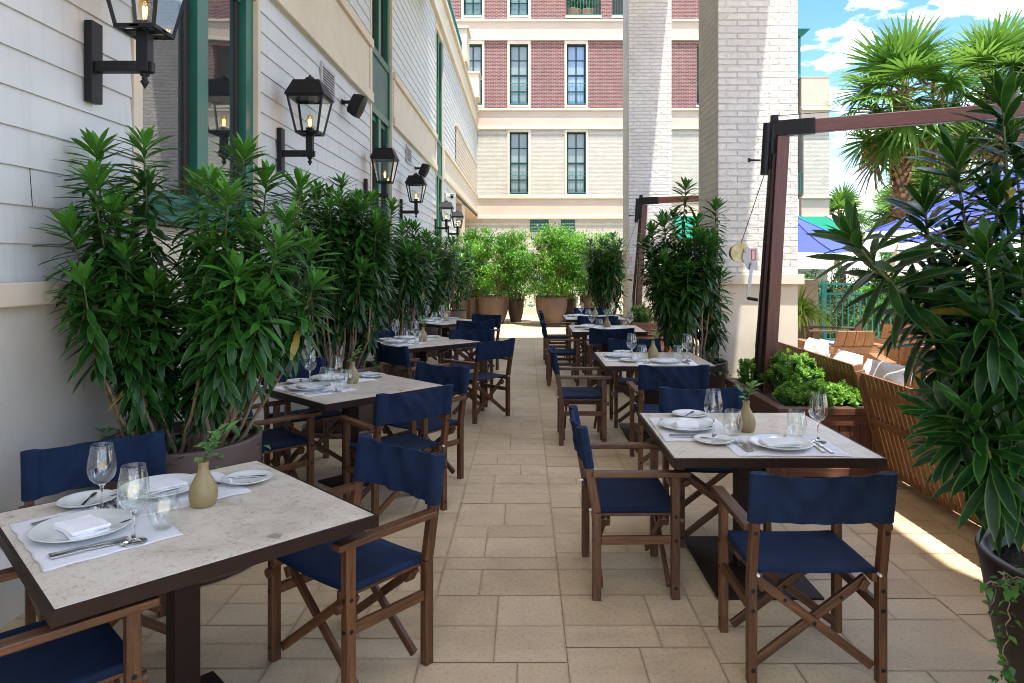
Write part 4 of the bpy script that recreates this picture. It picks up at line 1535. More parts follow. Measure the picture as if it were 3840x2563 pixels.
for i, (x, y) in enumerate(T45):
    n = TL[i].replace('along the siding wall', 'by the siding')
    place(x, y, 45, 45, 'at the near side of the ' + n, -.06, i < 3)
    place(x, y, 45, -45, 'at the wall side of the ' + n, -.02, i < 3, .175)
for i, (x, y) in enumerate(TR):
    n = TRN[i].replace('on the pillar side', 'by the pillars')
    place(x, y, 0, 90, 'at the near side of the ' + n, .08, i < 3)
    place(x, y, 0, 0, 'at the walkway side of the ' + n, -.08, i < 3)
vs = [m_vase(1), m_vase(2)]
vpos = [(-.05, .06), (.0, .05), (.02, -.02), (.03, 0)]
for i in range(8):
    (x, y) = T45[i] if i < 4 else TR[i - 4]
    nm = TL[i] if i < 4 else TRN[i - 4]
    dx, dy = ((.03, .10), (-.01, .10), (.02, .02), (0, 0), (.01, .03), (.02, .0), (.02, .02), (.03, 0))[i]
    lab = 'olive bud vase with a sprig on the ' + nm
    o = vs[i % 2]
    if i < 2:
        o.location = (x + dx, y + dy, ZT); o['label'] = lab
    else:
        dup(o, (x + dx, y + dy, ZT), jr.uniform(0, 6), lab)
# paper lying on the chair by the wall
bo = thing('booklet', 'white paper with a red square at the left edge', 'booklet', (-2.10, 2.93, .462), R(35))
m = MB(); m.box((-.12, -.16, 0), (.12, .16, .004)); m.build('paper', M['white'], bo)
m = MB(); m.box((.03, -.02, .0041), (.10, .05, .0047)); m.build('red_square', M['red_label'], bo)
# ================================================================== plants
def bez(p0, p1, p2, n):
    p0, p1, p2 = Vector(p0), Vector(p1), Vector(p2)
    return [p0 * (1 - t) ** 2 + p1 * 2 * t * (1 - t) + p2 * t * t for t in [i / n for i in range(n + 1)]]


def pot_profile(style, r, h):
    if style == 'cyl':
        return [(0, 0), (r * .86, 0), (r * .9, .01), (r * .97, h * .55), (r, h - .01), (r * .99, h), (r * .93, h), (r * .92, h - .02), (r * .90, h - .09), (0, h - .09)]
    if style == 'egg':
        return [(0, 0), (r * .60, 0), (r * .63, .012), (r * .80, h * .25), (r * .93, h * .5), (r * 1.0, h * .78), (r * 1.0, h * .93), (r * .985, h), (r * .93, h), (r * .92, h - .03), (r * .9, h - .08), (0, h - .08)]
    if style == 'taper':
        return [(0, 0), (r * .66, 0), (r * .68, .012), (r * .86, h * .5), (r * .97, h * .9), (r, h - .012), (r * .985, h), (r * .93, h), (r * .92, h - .02), (r * .88, h - .10), (0, h - .10)]


def make_pot(t, style, r, h, mat, saucer=False, soil=True):
    pr = pot_profile(style, r, h)
    m = MB(); m.lathe(pr[:-1] + [(0.02, pr[-1][1])], 48)
    m.build('pot', mat, t)
    if soil:
        k = MB(); k.lathe([(0, h - .075), (r * .905, h - .078)], 32); k.build('soil', M['soil'], t)
    if saucer:
        k = MB(); k.lathe([(0, -.0), (r * 1.02, -.0), (r * 1.12, .012), (r * 1.13, .05), (r * 1.10, .05), (r * 1.02, .018), (0, .016)], 40); k.build('saucer', mat, t)


def leafy_tip(lv, r, pts, zone, ln, hw, step, bright=0.75, dens=1.0, low=-1.0):
    """rosette at the end of a stem and drooping leaves down its upper part"""
    seg = [(b - a).length for a, b in zip(pts[:-1], pts[1:])]
    tot = sum(seg)
    s = 0.0; ang = r.uniform(0, 6.28)
    while s < min(zone, tot * .97):
        # position measured from the tip
        q = tot - s; i = 0
        while i < len(seg) - 1 and q > seg[i]:
            q -= seg[i]; i += 1
        p = pts[i].lerp(pts[i + 1], min(1, q / seg[i]))
        ax = (pts[i + 1] - pts[i]).normalized()
        x = ax.cross(Vector((0.3, 0.2, 1)));
        if x.length < .1:
            x = ax.cross(Vector((1, 0, 0)))
        x.normalize(); y = ax.cross(x)
        f = s / zone
        el = 1.10 - .85 * min(1, s / .16) ** .6 - .85 * f ** 1.2 + r.gauss(0, .15)
        d = (x * math.cos(ang) + y * math.sin(ang)) * math.cos(el) + ax * math.sin(el)
        d.z -= .38 * max(0, f - .35)
        d.normalize()
        L_ = ln * (.62 + .38 * min(1, s / .06)) * r.uniform(.82, 1.15)
        bendk = 0 if s < .03 else (r.choice((0, 0, 1, 4)) if s < .2 else r.choice((0, 1, 1, 4, 4, 2)))
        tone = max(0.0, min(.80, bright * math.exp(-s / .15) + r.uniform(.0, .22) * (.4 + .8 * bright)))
        if s > .25 and r.random() < .014:
            tone = 1.0
        lv.add(bendk, p + d * .006, d, ax if abs(d.dot(ax)) < .95 else (0, 0, 1), L_, hw * (.75 + .25 * min(1, s / .05)) * r.uniform(.85, 1.15), tone)
        ang += 2.4 + r.uniform(-.25, .25)
        s += step * (.42 if s < .05 else .72 if s < .35 else 1.0) * r.uniform(.7, 1.3) / dens


def ivy_ring(t, r, n, R0, z, rnd_, spill=.12, name='trailing_ivy', mat=None, size=(.035, .06), vines=()):
    lv = Leaves(T_IVY); st = MB()
    for i in range(n):
        a = rnd_.uniform(0, 6.283); q = rnd_.random() ** .6
        rr = R0 * (.35 + .72 * q)
        zz = z + rnd_.uniform(-.03, .09) - (spill * rnd_.random() if q > .85 else 0)
        b = a + rnd_.gauss(0, .9)
        lv.add(rnd_.choice((0, 1)), (rr * math.cos(a), rr * math.sin(a), zz), unit(b, rnd_.uniform(-.5, .7)), (0, 0, 1), rnd_.uniform(*size), rnd_.uniform(size[0] * .42, size[1] * .45), rnd_.uniform(.1, .9))
    for v in vines:
        pts = [Vector(p) for p in v]
        pts2 = []
        for a, b in zip(pts[:-1], pts[1:]):
            for k in range(5):
                pts2.append(a.lerp(b, k / 5) + Vector((rnd_.gauss(0, .006), rnd_.gauss(0, .006), rnd_.gauss(0, .006))))
        pts2.append(pts[-1])
        st.tube(pts2, .0022, 5)
        for p in pts2:
            for _ in range(1 + (rnd_.random() < .4)):
                d = unit(rnd_.uniform(0, 6.28), rnd_.uniform(-.9, .3))
                lv.add(rnd_.choice((0, 1)), p + Vector(d) * .012, d, (0, 0, 1), rnd_.uniform(.022, .046), rnd_.uniform(.010, .020), rnd_.uniform(.1, .8))
    o = lv.build(name, mat or M['ivy'], t)
    if vines:
        st.build('vine_stem', M['stem'], o)


def dracaena(label, x, y, pr, ph, seed, n=24, sx=.55, sy=.55, top=2.4, low=1.0, style='cyl', mat='pot', saucer=False, ln=.195, hw=.0185, step=.0090, xmin=None, tips=(), cx=0., cy=0., zone=(.55, .9), shade=1.0, ivy=160, vines=(), dens=1.0, bare=None):
    r = random.Random(seed)
    t = thing('potted_dracaena', label, 'potted plant', (x, y, 0), group='potted dracaenas')
    make_pot(t, style, pr, ph, M[mat], saucer)
    lv = Leaves(T_LONG); st = MB()
    targets = [(Vector(q[0]), q[1]) + ((Vector(q[2]),) if len(q) > 2 else ()) for q in tips]
    for i in range(n):
        a = i * 2.39996 + r.uniform(-.3, .3); q = math.sqrt((i + .5) / n)
        px = cx + sx * q * math.cos(a); py = cy + sy * q * math.sin(a)
        if xmin is not None and x + px < xmin:
            px = xmin - x + r.uniform(0, .12)
        hz = top - (top - low) * (.18 * q * q + .82 * r.random() ** 1.15 * (1 - .45 * q))
        targets.append((Vector((px, py, hz)), r.uniform(*zone)))
    for tg in targets:
        tp, zn = tg[0], tg[1]
        a = math.atan2(tp.y, tp.x) + r.uniform(-.5, .5)
        br = pr * r.uniform(.1, .6)
        p0 = Vector((br * math.cos(a), br * math.sin(a), ph - .1))
        side = Vector((tp.x - p0.x, tp.y - p0.y, 0))
        p1 = p0 + side * r.uniform(.45, .95) + Vector((0, 0, (tp.z - ph) * r.uniform(.25, .5)))
        if len(tg) > 2:
            p1 = tg[2]
        pts = bez(p0, p1, tp, 9)
        pts = [p + Vector((r.gauss(0, .008), r.gauss(0, .008), 0)) if 0 < i < 9 else p for i, p in enumerate(pts)]
        st.tube(pts[:7], [.0125 - .0085 * i / 9 for i in range(7)], 7); st.tube(pts[6:], [.0068, .0058, .005, .004], 7, 1)
        zmax = max(.2, (tp - p0).length - (bare if bare is not None else .28))
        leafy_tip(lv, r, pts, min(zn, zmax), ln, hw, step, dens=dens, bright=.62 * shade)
    st.build('stems', [M['stem'], M['young_stem']], t)
    lv.build('foliage', M['dracaena'], t)
    if ivy:
        ivy_ring(t, pr, ivy, pr, ph - .02, r, vines=vines)
    return t


# along the siding wall
L1 = Vector((-1.98, 4.05, 0))
l1t = []
for px, py, d, zn in ((197, 340, 3.75, .7), (215, 410, 3.55, .6), (330, 330, 3.95, .75), (305, 420, 4.25, .7), (160, 520, 3.5, .5), (255, 480, 3.6, .6), (190, 640, 3.45, .45), (285, 590, 3.6, .6), (350, 650, 3.7, .5),
                      (455, 420, 4.05, .6), (485, 415, 3.75, .7), (560, 350, 4.1, .8), (525, 445, 3.55, .7), (612, 410, 4.2, .8), (690, 425, 4.2, .7), (660, 500, 3.9, .6), (708, 565, 4.0, .5), (722, 650, 3.95, .42), (640, 560, 3.6, .6),
                      (580, 520, 3.7, .7), (545, 620, 3.5, .6), (490, 560, 3.6, .6), (600, 680, 3.6, .5), (500, 720, 3.55, .4), (660, 700, 3.9, .4), (270, 720, 3.6, .4)):
    q = Vector(P(px, py, d)) - L1
    if q.x + L1.x < -2.30:
        q.x = -2.30 - L1.x
    l1t.append((q, zn))
dracaena('big two clumped dracaena behind the nearest diagonal table against the siding wall', -1.98, 4.05, .43, .70, 5, n=20, sx=.42, sy=.46, top=1.75, low=1.08, saucer=True, xmin=-2.28, bare=.30, step=.0085, tips=l1t)
dracaena('tall dracaena behind the second diagonal table against the siding wall', -1.86, 7.15, .36, .66, 6, n=46, sx=.50, sy=.60, top=2.55, low=1.0, saucer=True, xmin=-2.26, cx=.02, ln=.20,
         vines=[((.3, -.2, .66), (.40, -.3, .5), (.42, -.32, .3))])
dracaena('dracaena behind the third diagonal table against the siding wall', -1.82, 10.1, .36, .62, 7, n=36, sx=.50, sy=.60, top=2.36, low=.95, xmin=-2.26, step=.011)
dracaena('dracaena behind the farthest diagonal table against the siding wall', -1.78, 13.0, .36, .60, 8, n=34, sx=.58, sy=.60, top=2.30, low=.9, xmin=-2.26, step=.012)
dracaena('dracaena with narrow trailing foliage between the farthest diagonal table and the bronze pots', -1.72, 16.3, .36, .60, 9, n=32, sx=.60, sy=.60, top=2.25, low=.9, xmin=-2.26, step=.013, ivy=90)
dracaena('dracaena in a mauve brown pot at the far left end of the terrace', -1.78, 20.0, .26, .72, 10, n=24, sx=.50, sy=.5, top=2.25, low=.95, xmin=-2.26, style='egg', mat='pot_bronze', step=.014, ivy=80)
# on the pillar side
dracaena('dark dracaena in front of the nearer brick pillar', 1.92, 7.78, .34, .62, 12, n=38, sx=.45, sy=.40, top=2.25, low=.95, mat='pot_dark', shade=.75, cx=-.18, step=.0095,
         tips=[(Vector((-.12, .0, 2.56)), .75), (Vector((.22, .0, 2.34)), .5), (Vector((-.34, .1, 2.2)), .6)], vines=[((.25, -.25, .62), (.30, -.34, .45), (.33, -.35, .25))])
dracaena('dark dracaena in front of the farther brick pillar', 1.68, 14.0, .30, .66, 13, n=34, sx=.42, sy=.42, top=2.30, low=.9, mat='pot_dark', shade=.75, cx=-.05, step=.012)
# foreground right
P0 = Vector((2.06, 2.42, 0))


def loc0(px, py, d):
    return Vector(P(px, py, d)) - P0


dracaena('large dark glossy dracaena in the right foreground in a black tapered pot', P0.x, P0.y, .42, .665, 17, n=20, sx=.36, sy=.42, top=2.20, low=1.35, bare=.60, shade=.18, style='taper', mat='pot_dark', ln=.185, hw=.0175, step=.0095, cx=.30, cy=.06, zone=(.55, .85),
         tips=[(loc0(1955, 545, 2.18), .95, loc0(2120, 720, 2.25)), (loc0(2300, 235, 2.30), .9), (loc0(2190, 360, 2.30), .8), (loc0(2262, 575, 2.0), .35), (loc0(2275, 740, 2.0), .4), (loc0(2120, 470, 2.35), .7),
               (loc0(2215, 870, 2.1), .35), (loc0(2320, 330, 2.4), .9), (loc0(2150, 640, 2.4), .6), (loc0(2175, 950, 2.1), .3), (loc0(2240, 960, 2.0), .3), (loc0(2300, 880, 2.1), .4), (loc0(2200, 700, 2.2), .5), (loc0(2285, 450, 2.3), .6), (loc0(2335, 620, 2.1), .6), (loc0(2330, 1000, 2.0), .3), (loc0(2190, 560, 2.5), .6), (loc0(2320, 760, 2.4), .5)],
         ivy=14, vines=[((-.38, -.10, .655), (-.45, -.12, .62), (-.475, -.13, .52), (-.49, -.14, .40), (-.50, -.14, .34)), ((-.39, -.04, .655), (-.46, -.05, .60), (-.48, -.05, .50)), ((-.38, -.14, .66), (-.50, -.16, .69), (-.57, -.17, .665)), ((-.37, -.22, .30), (-.42, -.24, .29), (-.47, -.24, .275))])


# ------------------------------------------------------------------ sunlit ficus shrubs in bronze pots at the far end
def ficus(label, x, y, pr, ph, seed, w=.62, top=2.75, style='egg', mat='pot_bronze', cover=True, n_clump=80, per=95):
    r = random.Random(seed)
    t = thing('potted_ficus', label, 'potted shrub', (x, y, 0), group='sunlit potted ficus shrubs')
    make_pot(t, style, pr, ph, M[mat])
    st = MB(); lv = Leaves(T_SMALL)
    trunks = []
    for k in range(3):
        a = r.uniform(0, 6.28); b0 = Vector((.10 * math.cos(a), .10 * math.sin(a), ph - .1))
        tip = Vector((w * .55 * math.cos(a), w * .55 * math.sin(a), top - r.uniform(.2, .6)))
        pts = bez(b0, b0.lerp(tip, .5) + Vector((r.gauss(0, .06), r.gauss(0, .06), .15)), tip, 8)
        st.tube(pts, [.022 - .017 * i / 8 for i in range(9)], 7); trunks.append(pts)
    for c in range(n_clump):
        u = r.random(); a = r.uniform(0, 6.283)
        zz = ph + .22 + (top - ph - .30) * u + (r.uniform(0, .28) if r.random() < .22 else 0)
        rad = w * (.55 + .5 * math.sin(math.pi * min(1, .18 + u * .80))) * math.sqrt(r.uniform(.12, 1.0))
        cpos = Vector((rad * math.cos(a), rad * math.sin(a), zz))
        tp = r.choice(trunks); q = min(8, max(1, int(8 * (zz - ph) / (top - ph) * .8)))
        br = bez(tp[q], tp[q].lerp(cpos, .6) + Vector((0, 0, .12)), cpos, 4)
        st.tube(br, [.007, .006, .005, .004, .0025], 5)
        tone0 = r.uniform(.0, .75); ks = r.uniform(.55, 1.45)
        for i in range(int(per * (.4 + .6 * ks))):
            p = cpos + Vector((r.gauss(0, .11) * ks, r.gauss(0, .11) * ks, r.gauss(0, .085) * ks))
            if p.z < ph + .08:
                continue
            d = unit(r.uniform(0, 6.283), r.uniform(-1.2, .35))
            lv.add(r.choice((0, 1, 2)), p, d, (0, 0, 1), r.uniform(.055, .085), r.uniform(.014, .021), max(0, min(1, tone0 + r.gauss(0, .2))))
    st.build('branches', M['bark'], t); lv.build('foliage', M['ficus'], t)
    if cover:
        cv = Leaves(T_ROUND)
        for i in range(1500):
            a = r.uniform(0, 6.283); q = math.sqrt(r.random())
            rr = pr * 1.10 * q
            z = ph + r.uniform(-.03, .26) * (1.05 - .55 * q) - (.10 * r.random() if q > .9 else 0)
            cv.add(r.choice((0, 1, 2)), (rr * math.cos(a), rr * math.sin(a), z), unit(r.uniform(0, 6.28), r.uniform(-.3, 1.1)), (0, 0, 1), r.uniform(.025, .045), r.uniform(.009, .015), r.uniform(.0, 1))
        cv.build('ground_cover', M['cover'], t)
    return t


ficus('ficus in the biggest bronze pot just left of the walkway end', -.87, 19.75, .44, .79, 31, w=.84, top=2.52)
ficus('ficus in the narrow bronze pot right beside the wide one at the walkway end', -.25, 20.3, .235, .65, 32, w=.60, top=2.60, n_clump=70)
ficus('ficus in the wide bronze pot right of the walkway end', .74, 19.2, .44, .80, 33, w=.86, top=2.60, n_clump=110)
ficus('ficus in the narrow bronze pot behind the farthest square table', 1.28, 20.4, .25, .64, 34, w=.62, top=2.52, n_clump=60)
ficus('ficus in the bronze pot behind the small dracaena of the farther pillar', 1.98, 19.6, .42, .80, 35, w=.86, top=2.60)
ficus('ficus in the shaded bronze pot behind the mauve pots on the left', -1.42, 21.0, .30, .74, 36, w=.62, top=2.62)
ficus('ficus in a bronze pot in front of the teal fence on the right', 7.3, 12.9, .42, .80, 37, w=.80, top=2.30, n_clump=80)
ep = thing('planter_pot', 'mauve brown pot with short grass right of the far left dracaena', 'pot', (-1.50, 20.1, 0))
make_pot(ep, 'egg', .235, .74, M['pot_bronze'])
lv = Leaves(T_STRAP); r = random.Random(2)
for i in range(120):
    a = r.uniform(0, 6.28); lv.add(r.choice((0, 1, 2)), (.15 * r.random() * math.cos(a), .15 * r.random() * math.sin(a), .68), unit(a, r.uniform(.3, 1.3)), (0, 0, 1), r.uniform(.15, .35), .006, r.random())
lv.build('grass', M['cover'], ep)

# low kerb wall with a teal fence behind the pots
kw = thing('kerb_wall', 'low cream kerb wall behind the far bronze pots', 'wall', (1, 23.2, 0))
m = MB(); m.box((-3.4, 23.1, -.05), (5.6, 23.45, .21)); m.build('wall', M['cream'], kw, True, bevel=.01)


def fence(label, x0, x1, y, zb, zt, step, posts, name='teal_fence'):
    t = thing(name, label, 'fence', ((x0 + x1) / 2, y, 0), group='teal metal fences')
    m = MB()
    for z, w, h in ((zt - .02, .05, .04), (zt - .22, .03, .035), (zb + .10, .03, .035)):
        m.bar((x0, y, z), (x1, y, z), w, h)
    m.build('rail', M['teal'], t, True)
    m = MB(); x = x0 + .06
    while x < x1 - .03:
        m.box((x - .011, y - .011, zb + .118), (x + .011, y + .011, zt - .24)); x += step
    m.build('pickets', M['teal'], t, True)
    for px in posts:
        m = MB(); m.box((px - .045, y - .045, 0), (px + .045, y + .045, zt - .042)); m.build('post', M['teal'], t, True)
    return t


fence('teal metal fence on the kerb wall behind the bronze pots', -3.4, 5.6, 23.28, .21, 1.75, .16, (-3, -1.2, .6, 2.4, 4.2))
fence('teal picket fence between the terrace chairs and the lawn', 6.05, 10.5, 14.5, .03, 1.29, .125, (6.22, 8.05, 9.9))
cp = thing('fence_pier', 'cream rendered pier at the left end of the right teal fence', 'pier', (5.86, 14.6, 0))
m = MB(); m.box((-.16, -.3, -.02), (.16, .5, 1.30)); m.build('pier', M['cream'], cp, bevel=.01)
m = MB(); m.box((-.20, -.34, 1.30), (.20, .54, 1.37)); m.build('cap', M['trim'], cp, bevel=.01)
hd = thing('hedge', 'dark twiggy hedge behind the far teal fence', 'hedge', (1, 25, 0))
lv = Leaves(T_SMALL); r = random.Random(77)
for i in range(6500):
    lv.add(r.choice((0, 1, 2)), (r.uniform(-4.5, 4.5), r.gauss(0, .28), r.uniform(0, 1.45)), unit(r.uniform(0, 6.28), r.uniform(-.8, 1)), (0, 0, 1), r.uniform(.06, .10), r.uniform(.016, .026), r.random())
lv.build('foliage', M['hedge'], hd)

# ================================================================== planter boxes
def planter(label, x0, x1, y0, y1, h):
    t = thing('planter_box', label, 'planter', ((x0 + x1) / 2, (y0 + y1) / 2, 0), group='dark wood planter boxes')
    m = MB()

    def face(a, b, fixed, axis, s):
        n = max(3, round((b - a) / .105)); w = (b - a - .14) / n
        for i in range(n):
            p = a + .07 + i * w
            lo, hi = [0, 0, .04], [0, 0, h - .10]
            lo[axis] = p + .0025; hi[axis] = p + w - .0025
            o = 1 - axis
            lo[o], hi[o] = sorted((fixed, fixed - s * .018))
            m.box(lo, hi)
    for fx_, s in ((y0 + .012, -1), (y1 - .012, 1)):
        face(x0, x1, fx_, 0, s)
    for fx_, s in ((x0 + .012, -1), (x1 - .012, 1)):
        face(y0, y1, fx_, 1, s)
    m.build('plank_sides', M['dark_wood'], t, True, bevel=.003)
    m = MB()
    for xx in (x0, x1 - .07):
        for yy in (y0, y1 - .07):
            m.box((xx, yy, 0), (xx + .07, yy + .07, h - .055))
    for yy in (y0, y1 - .032):
        m.box((x0 + .071, yy, h - .14), (x1 - .071, yy + .032, h - .056)); m.box((x0 + .071, yy, .02), (x1 - .071, yy + .032, .09))
    for xx in (x0, x1 - .032):
        m.box((xx, y0 + .071, h - .14), (xx + .032, y1 - .071, h - .056)); m.box((xx, y0 + .071, .02), (xx + .032, y1 - .071, .09))
    m.build('frame', M['dark_wood'], t, True, bevel=.004)
    m = MB(); w = .075; e = .012
    m.box((x0 - e, y0 - e, h - .055), (x1 + e, y0 + w, h)); m.box((x0 - e, y1 - w, h - .055), (x1 + e, y1 + e, h))
    m.box((x0 - e, y0 + w + .001, h - .055), (x0 + w, y1 - w - .001, h)); m.box((x1 - w, y0 + w + .001, h - .055), (x1 + e, y1 - w - .001, h))
    m.build('rim', M['dark_wood'], t, True, bevel=.004)
    m = MB(); m.box((x0 + .04, y0 + .04, .05), (x1 - .04, y1 - .04, h - .07)); m.build('soil', M['soil'], t, True)
    return t


planter('dark wood planter box with succulents around the nearer umbrella post', 2.0, 2.80, 5.48, 6.92, .563)
planter('small dark wood planter box around the farther umbrella post', 2.08, 2.85, 13.4, 14.85, .563)


def jade(label, x, y, z, rx, ry, hgt, seed, n, mat='jade'):
    t = thing('succulent_shrub', label, 'shrub', (x, y, z), group='succulent shrubs')
    r = random.Random(seed); lv = Leaves(T_ROUND); st = MB()
    bumps = [(r.uniform(0, 6.28), r.uniform(.6, 1)) for _ in range(6)]
    for i in range(n):
        a = r.uniform(0, 6.283); q = math.sqrt(r.random())
        k = sum(w * math.cos(3 * (a - b)) for b, w in bumps) * .05
        px, py = rx * q * math.cos(a) * (1 + k), ry * q * math.sin(a) * (1 + k)
        zz = hgt * (1 - .38 * q ** 2.6) * r.uniform(.62, 1.06) + .03 * math.sin(px * 23 + seed) * math.cos(py * 19)
        p = Vector((px, py, zz)); base = Vector((px * .55, py * .55, 0))
        out = (p - base).normalized()
        st.tube([base, base.lerp(p, .6) + Vector((px * .1, py * .1, 0)), p], [.006, .0045, .003], 5)
        tone0 = r.uniform(.15, .6)
        for ring, (nl, el, ll) in enumerate(((3, 1.15, .024), (4, .75, .038), (5, .30, .045), (4, -.15, .040))):
            x = out.cross(Vector((.2, .1, 1))).normalized() if abs(out.z) < .98 else Vector((1, 0, 0))
            yv = out.cross(x)
            a0 = r.uniform(0, 6.28)
            for j in range(nl):
                b = a0 + j * 6.283 / nl + r.uniform(-.2, .2)
                d = (x * math.cos(b) + yv * math.sin(b)) * math.cos(el) + out * math.sin(el)
                lv.add(r.choice((0, 1)), p - out * (.012 * ring), d, out, ll * .86 * r.uniform(.85, 1.2), ll * .22 * r.uniform(.9, 1.15), max(0, min(1, tone0 + .35 - .18 * ring + r.gauss(0, .1))))
    st.build('stems', M['ivy'], t); lv.build('foliage', M[mat], t)
    return t


jade('light green succulent mound at the front of the planter box', 2.46, 5.80, .49, .36, .26, .21, 41, 330)
jade('green succulent mound behind the umbrella post in the planter box', 2.50, 6.50, .49, .27, .30, .36, 42, 190)
jade('small green succulent left of the umbrella post at the back of the planter box', 2.18, 6.70, .49, .13, .16, .30, 43, 60)
jade('yellow green shrub at the foot of the farther umbrella post', 2.30, 13.7, .49, .24, .24, .40, 44, 120, 'cover')


# ================================================================== cantilever umbrellas
def make_umbrella():
    t = thing('cantilever_umbrella', '', 'umbrella', group='cantilever umbrellas')
    pw = M['post_wood']
    az = math.atan2(-1.0, 2.75); ux, uy = math.cos(az), math.sin(az)
    B = Vector((0, 0, 0)); Tp = Vector((.165, -.0, 2.90))
    m = MB(); m.bar((0, 0, .01), Tp, .125, .115, up=(1, 0, 0)); m.build('post', pw, t, bevel=.006)
    m = MB(); m.bar((-.0735, 0, .6), Vector((-.0735, 0, .6)).lerp(Tp - Vector((.0735, 0, 0)), .93), .10, .03, up=(1, 0, 0)); m.bar((-.0905, -.03, .9), Tp - Vector((.101, .03, .25)), .012, .012, up=(1, 0, 0))
    m.build('track', M['brown_metal'], t, bevel=.003)
    m = MB(); m.box((-.2, -.2, 0), (.2, .2, .012)); m.build('base_plate', M['black'], t)
    a0 = Tp + Vector((-.06, .02, .09)); a1 = Vector((2.75, -1.0, 3.02)); a0.z = 2.98
    dr = (a1 - a0).normalized()
    m = MB(); m.bar(a0 + dr * .26, a1 + dr * .1, .075, .125); m.build('arm', pw, t, bevel=.006)
    m = MB(); m.bar(a0 - dr * .04, a0 + dr * .36, .098, .142); m.tube([Tp + Vector((-.135, .0, .13)), Tp + Vector((-.165, 0, -.36))], .036, 14)
    m.tube([a0 + dr * .22 + Vector((0, -.06, 0)), a0 + dr * .22 + Vector((0, -.052, 0))], .012, 10)
    m.box(tuple(a0 + Vector((-.03, -.03, .072))), tuple(a0 + Vector((.03, .03, .13)))); m.tube([Tp + Vector((-.30, 0, -.22)), Tp + Vector((-.2, 0, -.22))], [.012, .009], 8); m.tube([Tp + Vector((-.315, 0, -.22)), Tp + Vector((-.30, 0, -.22))], .022, 8)
    m.bar(Tp + Vector((-.10, 0, -.30)), Tp + Vector((-.07, 0, .12)), .05, .05, up=(1, 0, 0))
    m.build('hinge_bracket', M['black'], t, bevel=.004)
    m = MB(); w0 = Vector((-.235, -.02, 1.80))
    m.tube([Tp + Vector((-.165, 0, -.36)), w0 + Vector((.01, 0, .09))], .0035, 6); m.tube([a0 + Vector((0, 0, .125)), a0 + dr * 1.4 + Vector((0, 0, .105)), a1 + Vector((0, 0, .09))], .003, 6)
    m.build('cable', M['black'], t)
    m = MB()
    m.tube([w0 + Vector((0, .09, 0)), w0 + Vector((0, -.012, 0))], .080, 32, 1)
    m.tube([w0 + Vector((0, -.0121, 0)), w0 + Vector((0, -.02, 0))], .090, 32)
    for i in range(40):
        a = i * 6.283 / 40; c = w0 + Vector((math.cos(a) * .092, -.016, math.sin(a) * .092)); m.bar(c - Vector((0, .004, 0)), c + Vector((0, .004, 0)), .008, .008)
    wn = m.build('winch', [M['zinc_yellow'], M['pot']], t)
    m = MB(); pz = [(.03, .04), (.155, .045), (.155, -.17), (.06, -.155), (.01, -.05)]
    for yy in (-.032, -.028):
        pass
    vs_ = [(w0.x + a, w0.y - .034, w0.z + b) for a, b in pz] + [(w0.x + a, w0.y - .028, w0.z + b) for a, b in pz]
    m.add(vs_, [(0, 1, 2, 3, 4), (9, 8, 7, 6, 5)] + [(i, i + 5, (i + 1) % 5 + 5, (i + 1) % 5) for i in range(5)])
    m.tube([w0 + Vector((.05, -.034, .015)), w0 + Vector((.05, -.044, .015))], .016, 10)
    m.build('winch_plate', M['zinc'], wn)
    m = MB(); l0 = w0 + Vector((.115, -.0345, -.02)); m.box((l0.x - .02, l0.y - .0012, l0.z - .05), (l0.x + .022, l0.y, l0.z + .05))
    for i in range(3):
        m.box((l0.x - .012 + i * .011, l0.y - .0018, l0.z - .042), (l0.x - .008 + i * .011, l0.y - .0013, l0.z + .042), 1)
    m.build('warning_label', [M['red_label'], M['white']], wn)
    m = MB(); c0 = w0 + Vector((.10, -.05, -.105)); m.bar(c0, c0 + Vector((-.035, -.02, -.20)), .007, .030, up=(1, 0, 0), w1=.007); m.bar(c0 + Vector((-.035, -.02, -.20)), c0 + Vector((-.055, -.02, -.33)), .007, .028, up=(1, 0, 0))
    m.tube([c0 + Vector((0, .03, 0)), c0 + Vector((0, -.012, 0))], .014, 10)
    m.tube([c0 + Vector((-.05, -.015, -.32)), c0 + Vector((.035, -.05, -.335))], .0155, 12, 1); m.tube([c0 + Vector((.0352, -.05, -.335)), c0 + Vector((.041, -.052, -.336))], .0165, 12)
    m.build('crank_handle', [M['zinc'], M['black']], wn)
    # canopy
    C_ = Vector((2.75, -1.0, 0)); hs = 1.42; zp, ze, zv = 2.60, 1.86, 1.60
    rot = Matrix.Rotation(az + R(65), 3, 'Z')
    m = MB(); v = MB(); rr = random.Random(6); rb = MB(); hub = MB()
    cor = [(-hs, -hs), (hs, -hs), (hs, hs), (-hs, hs)]
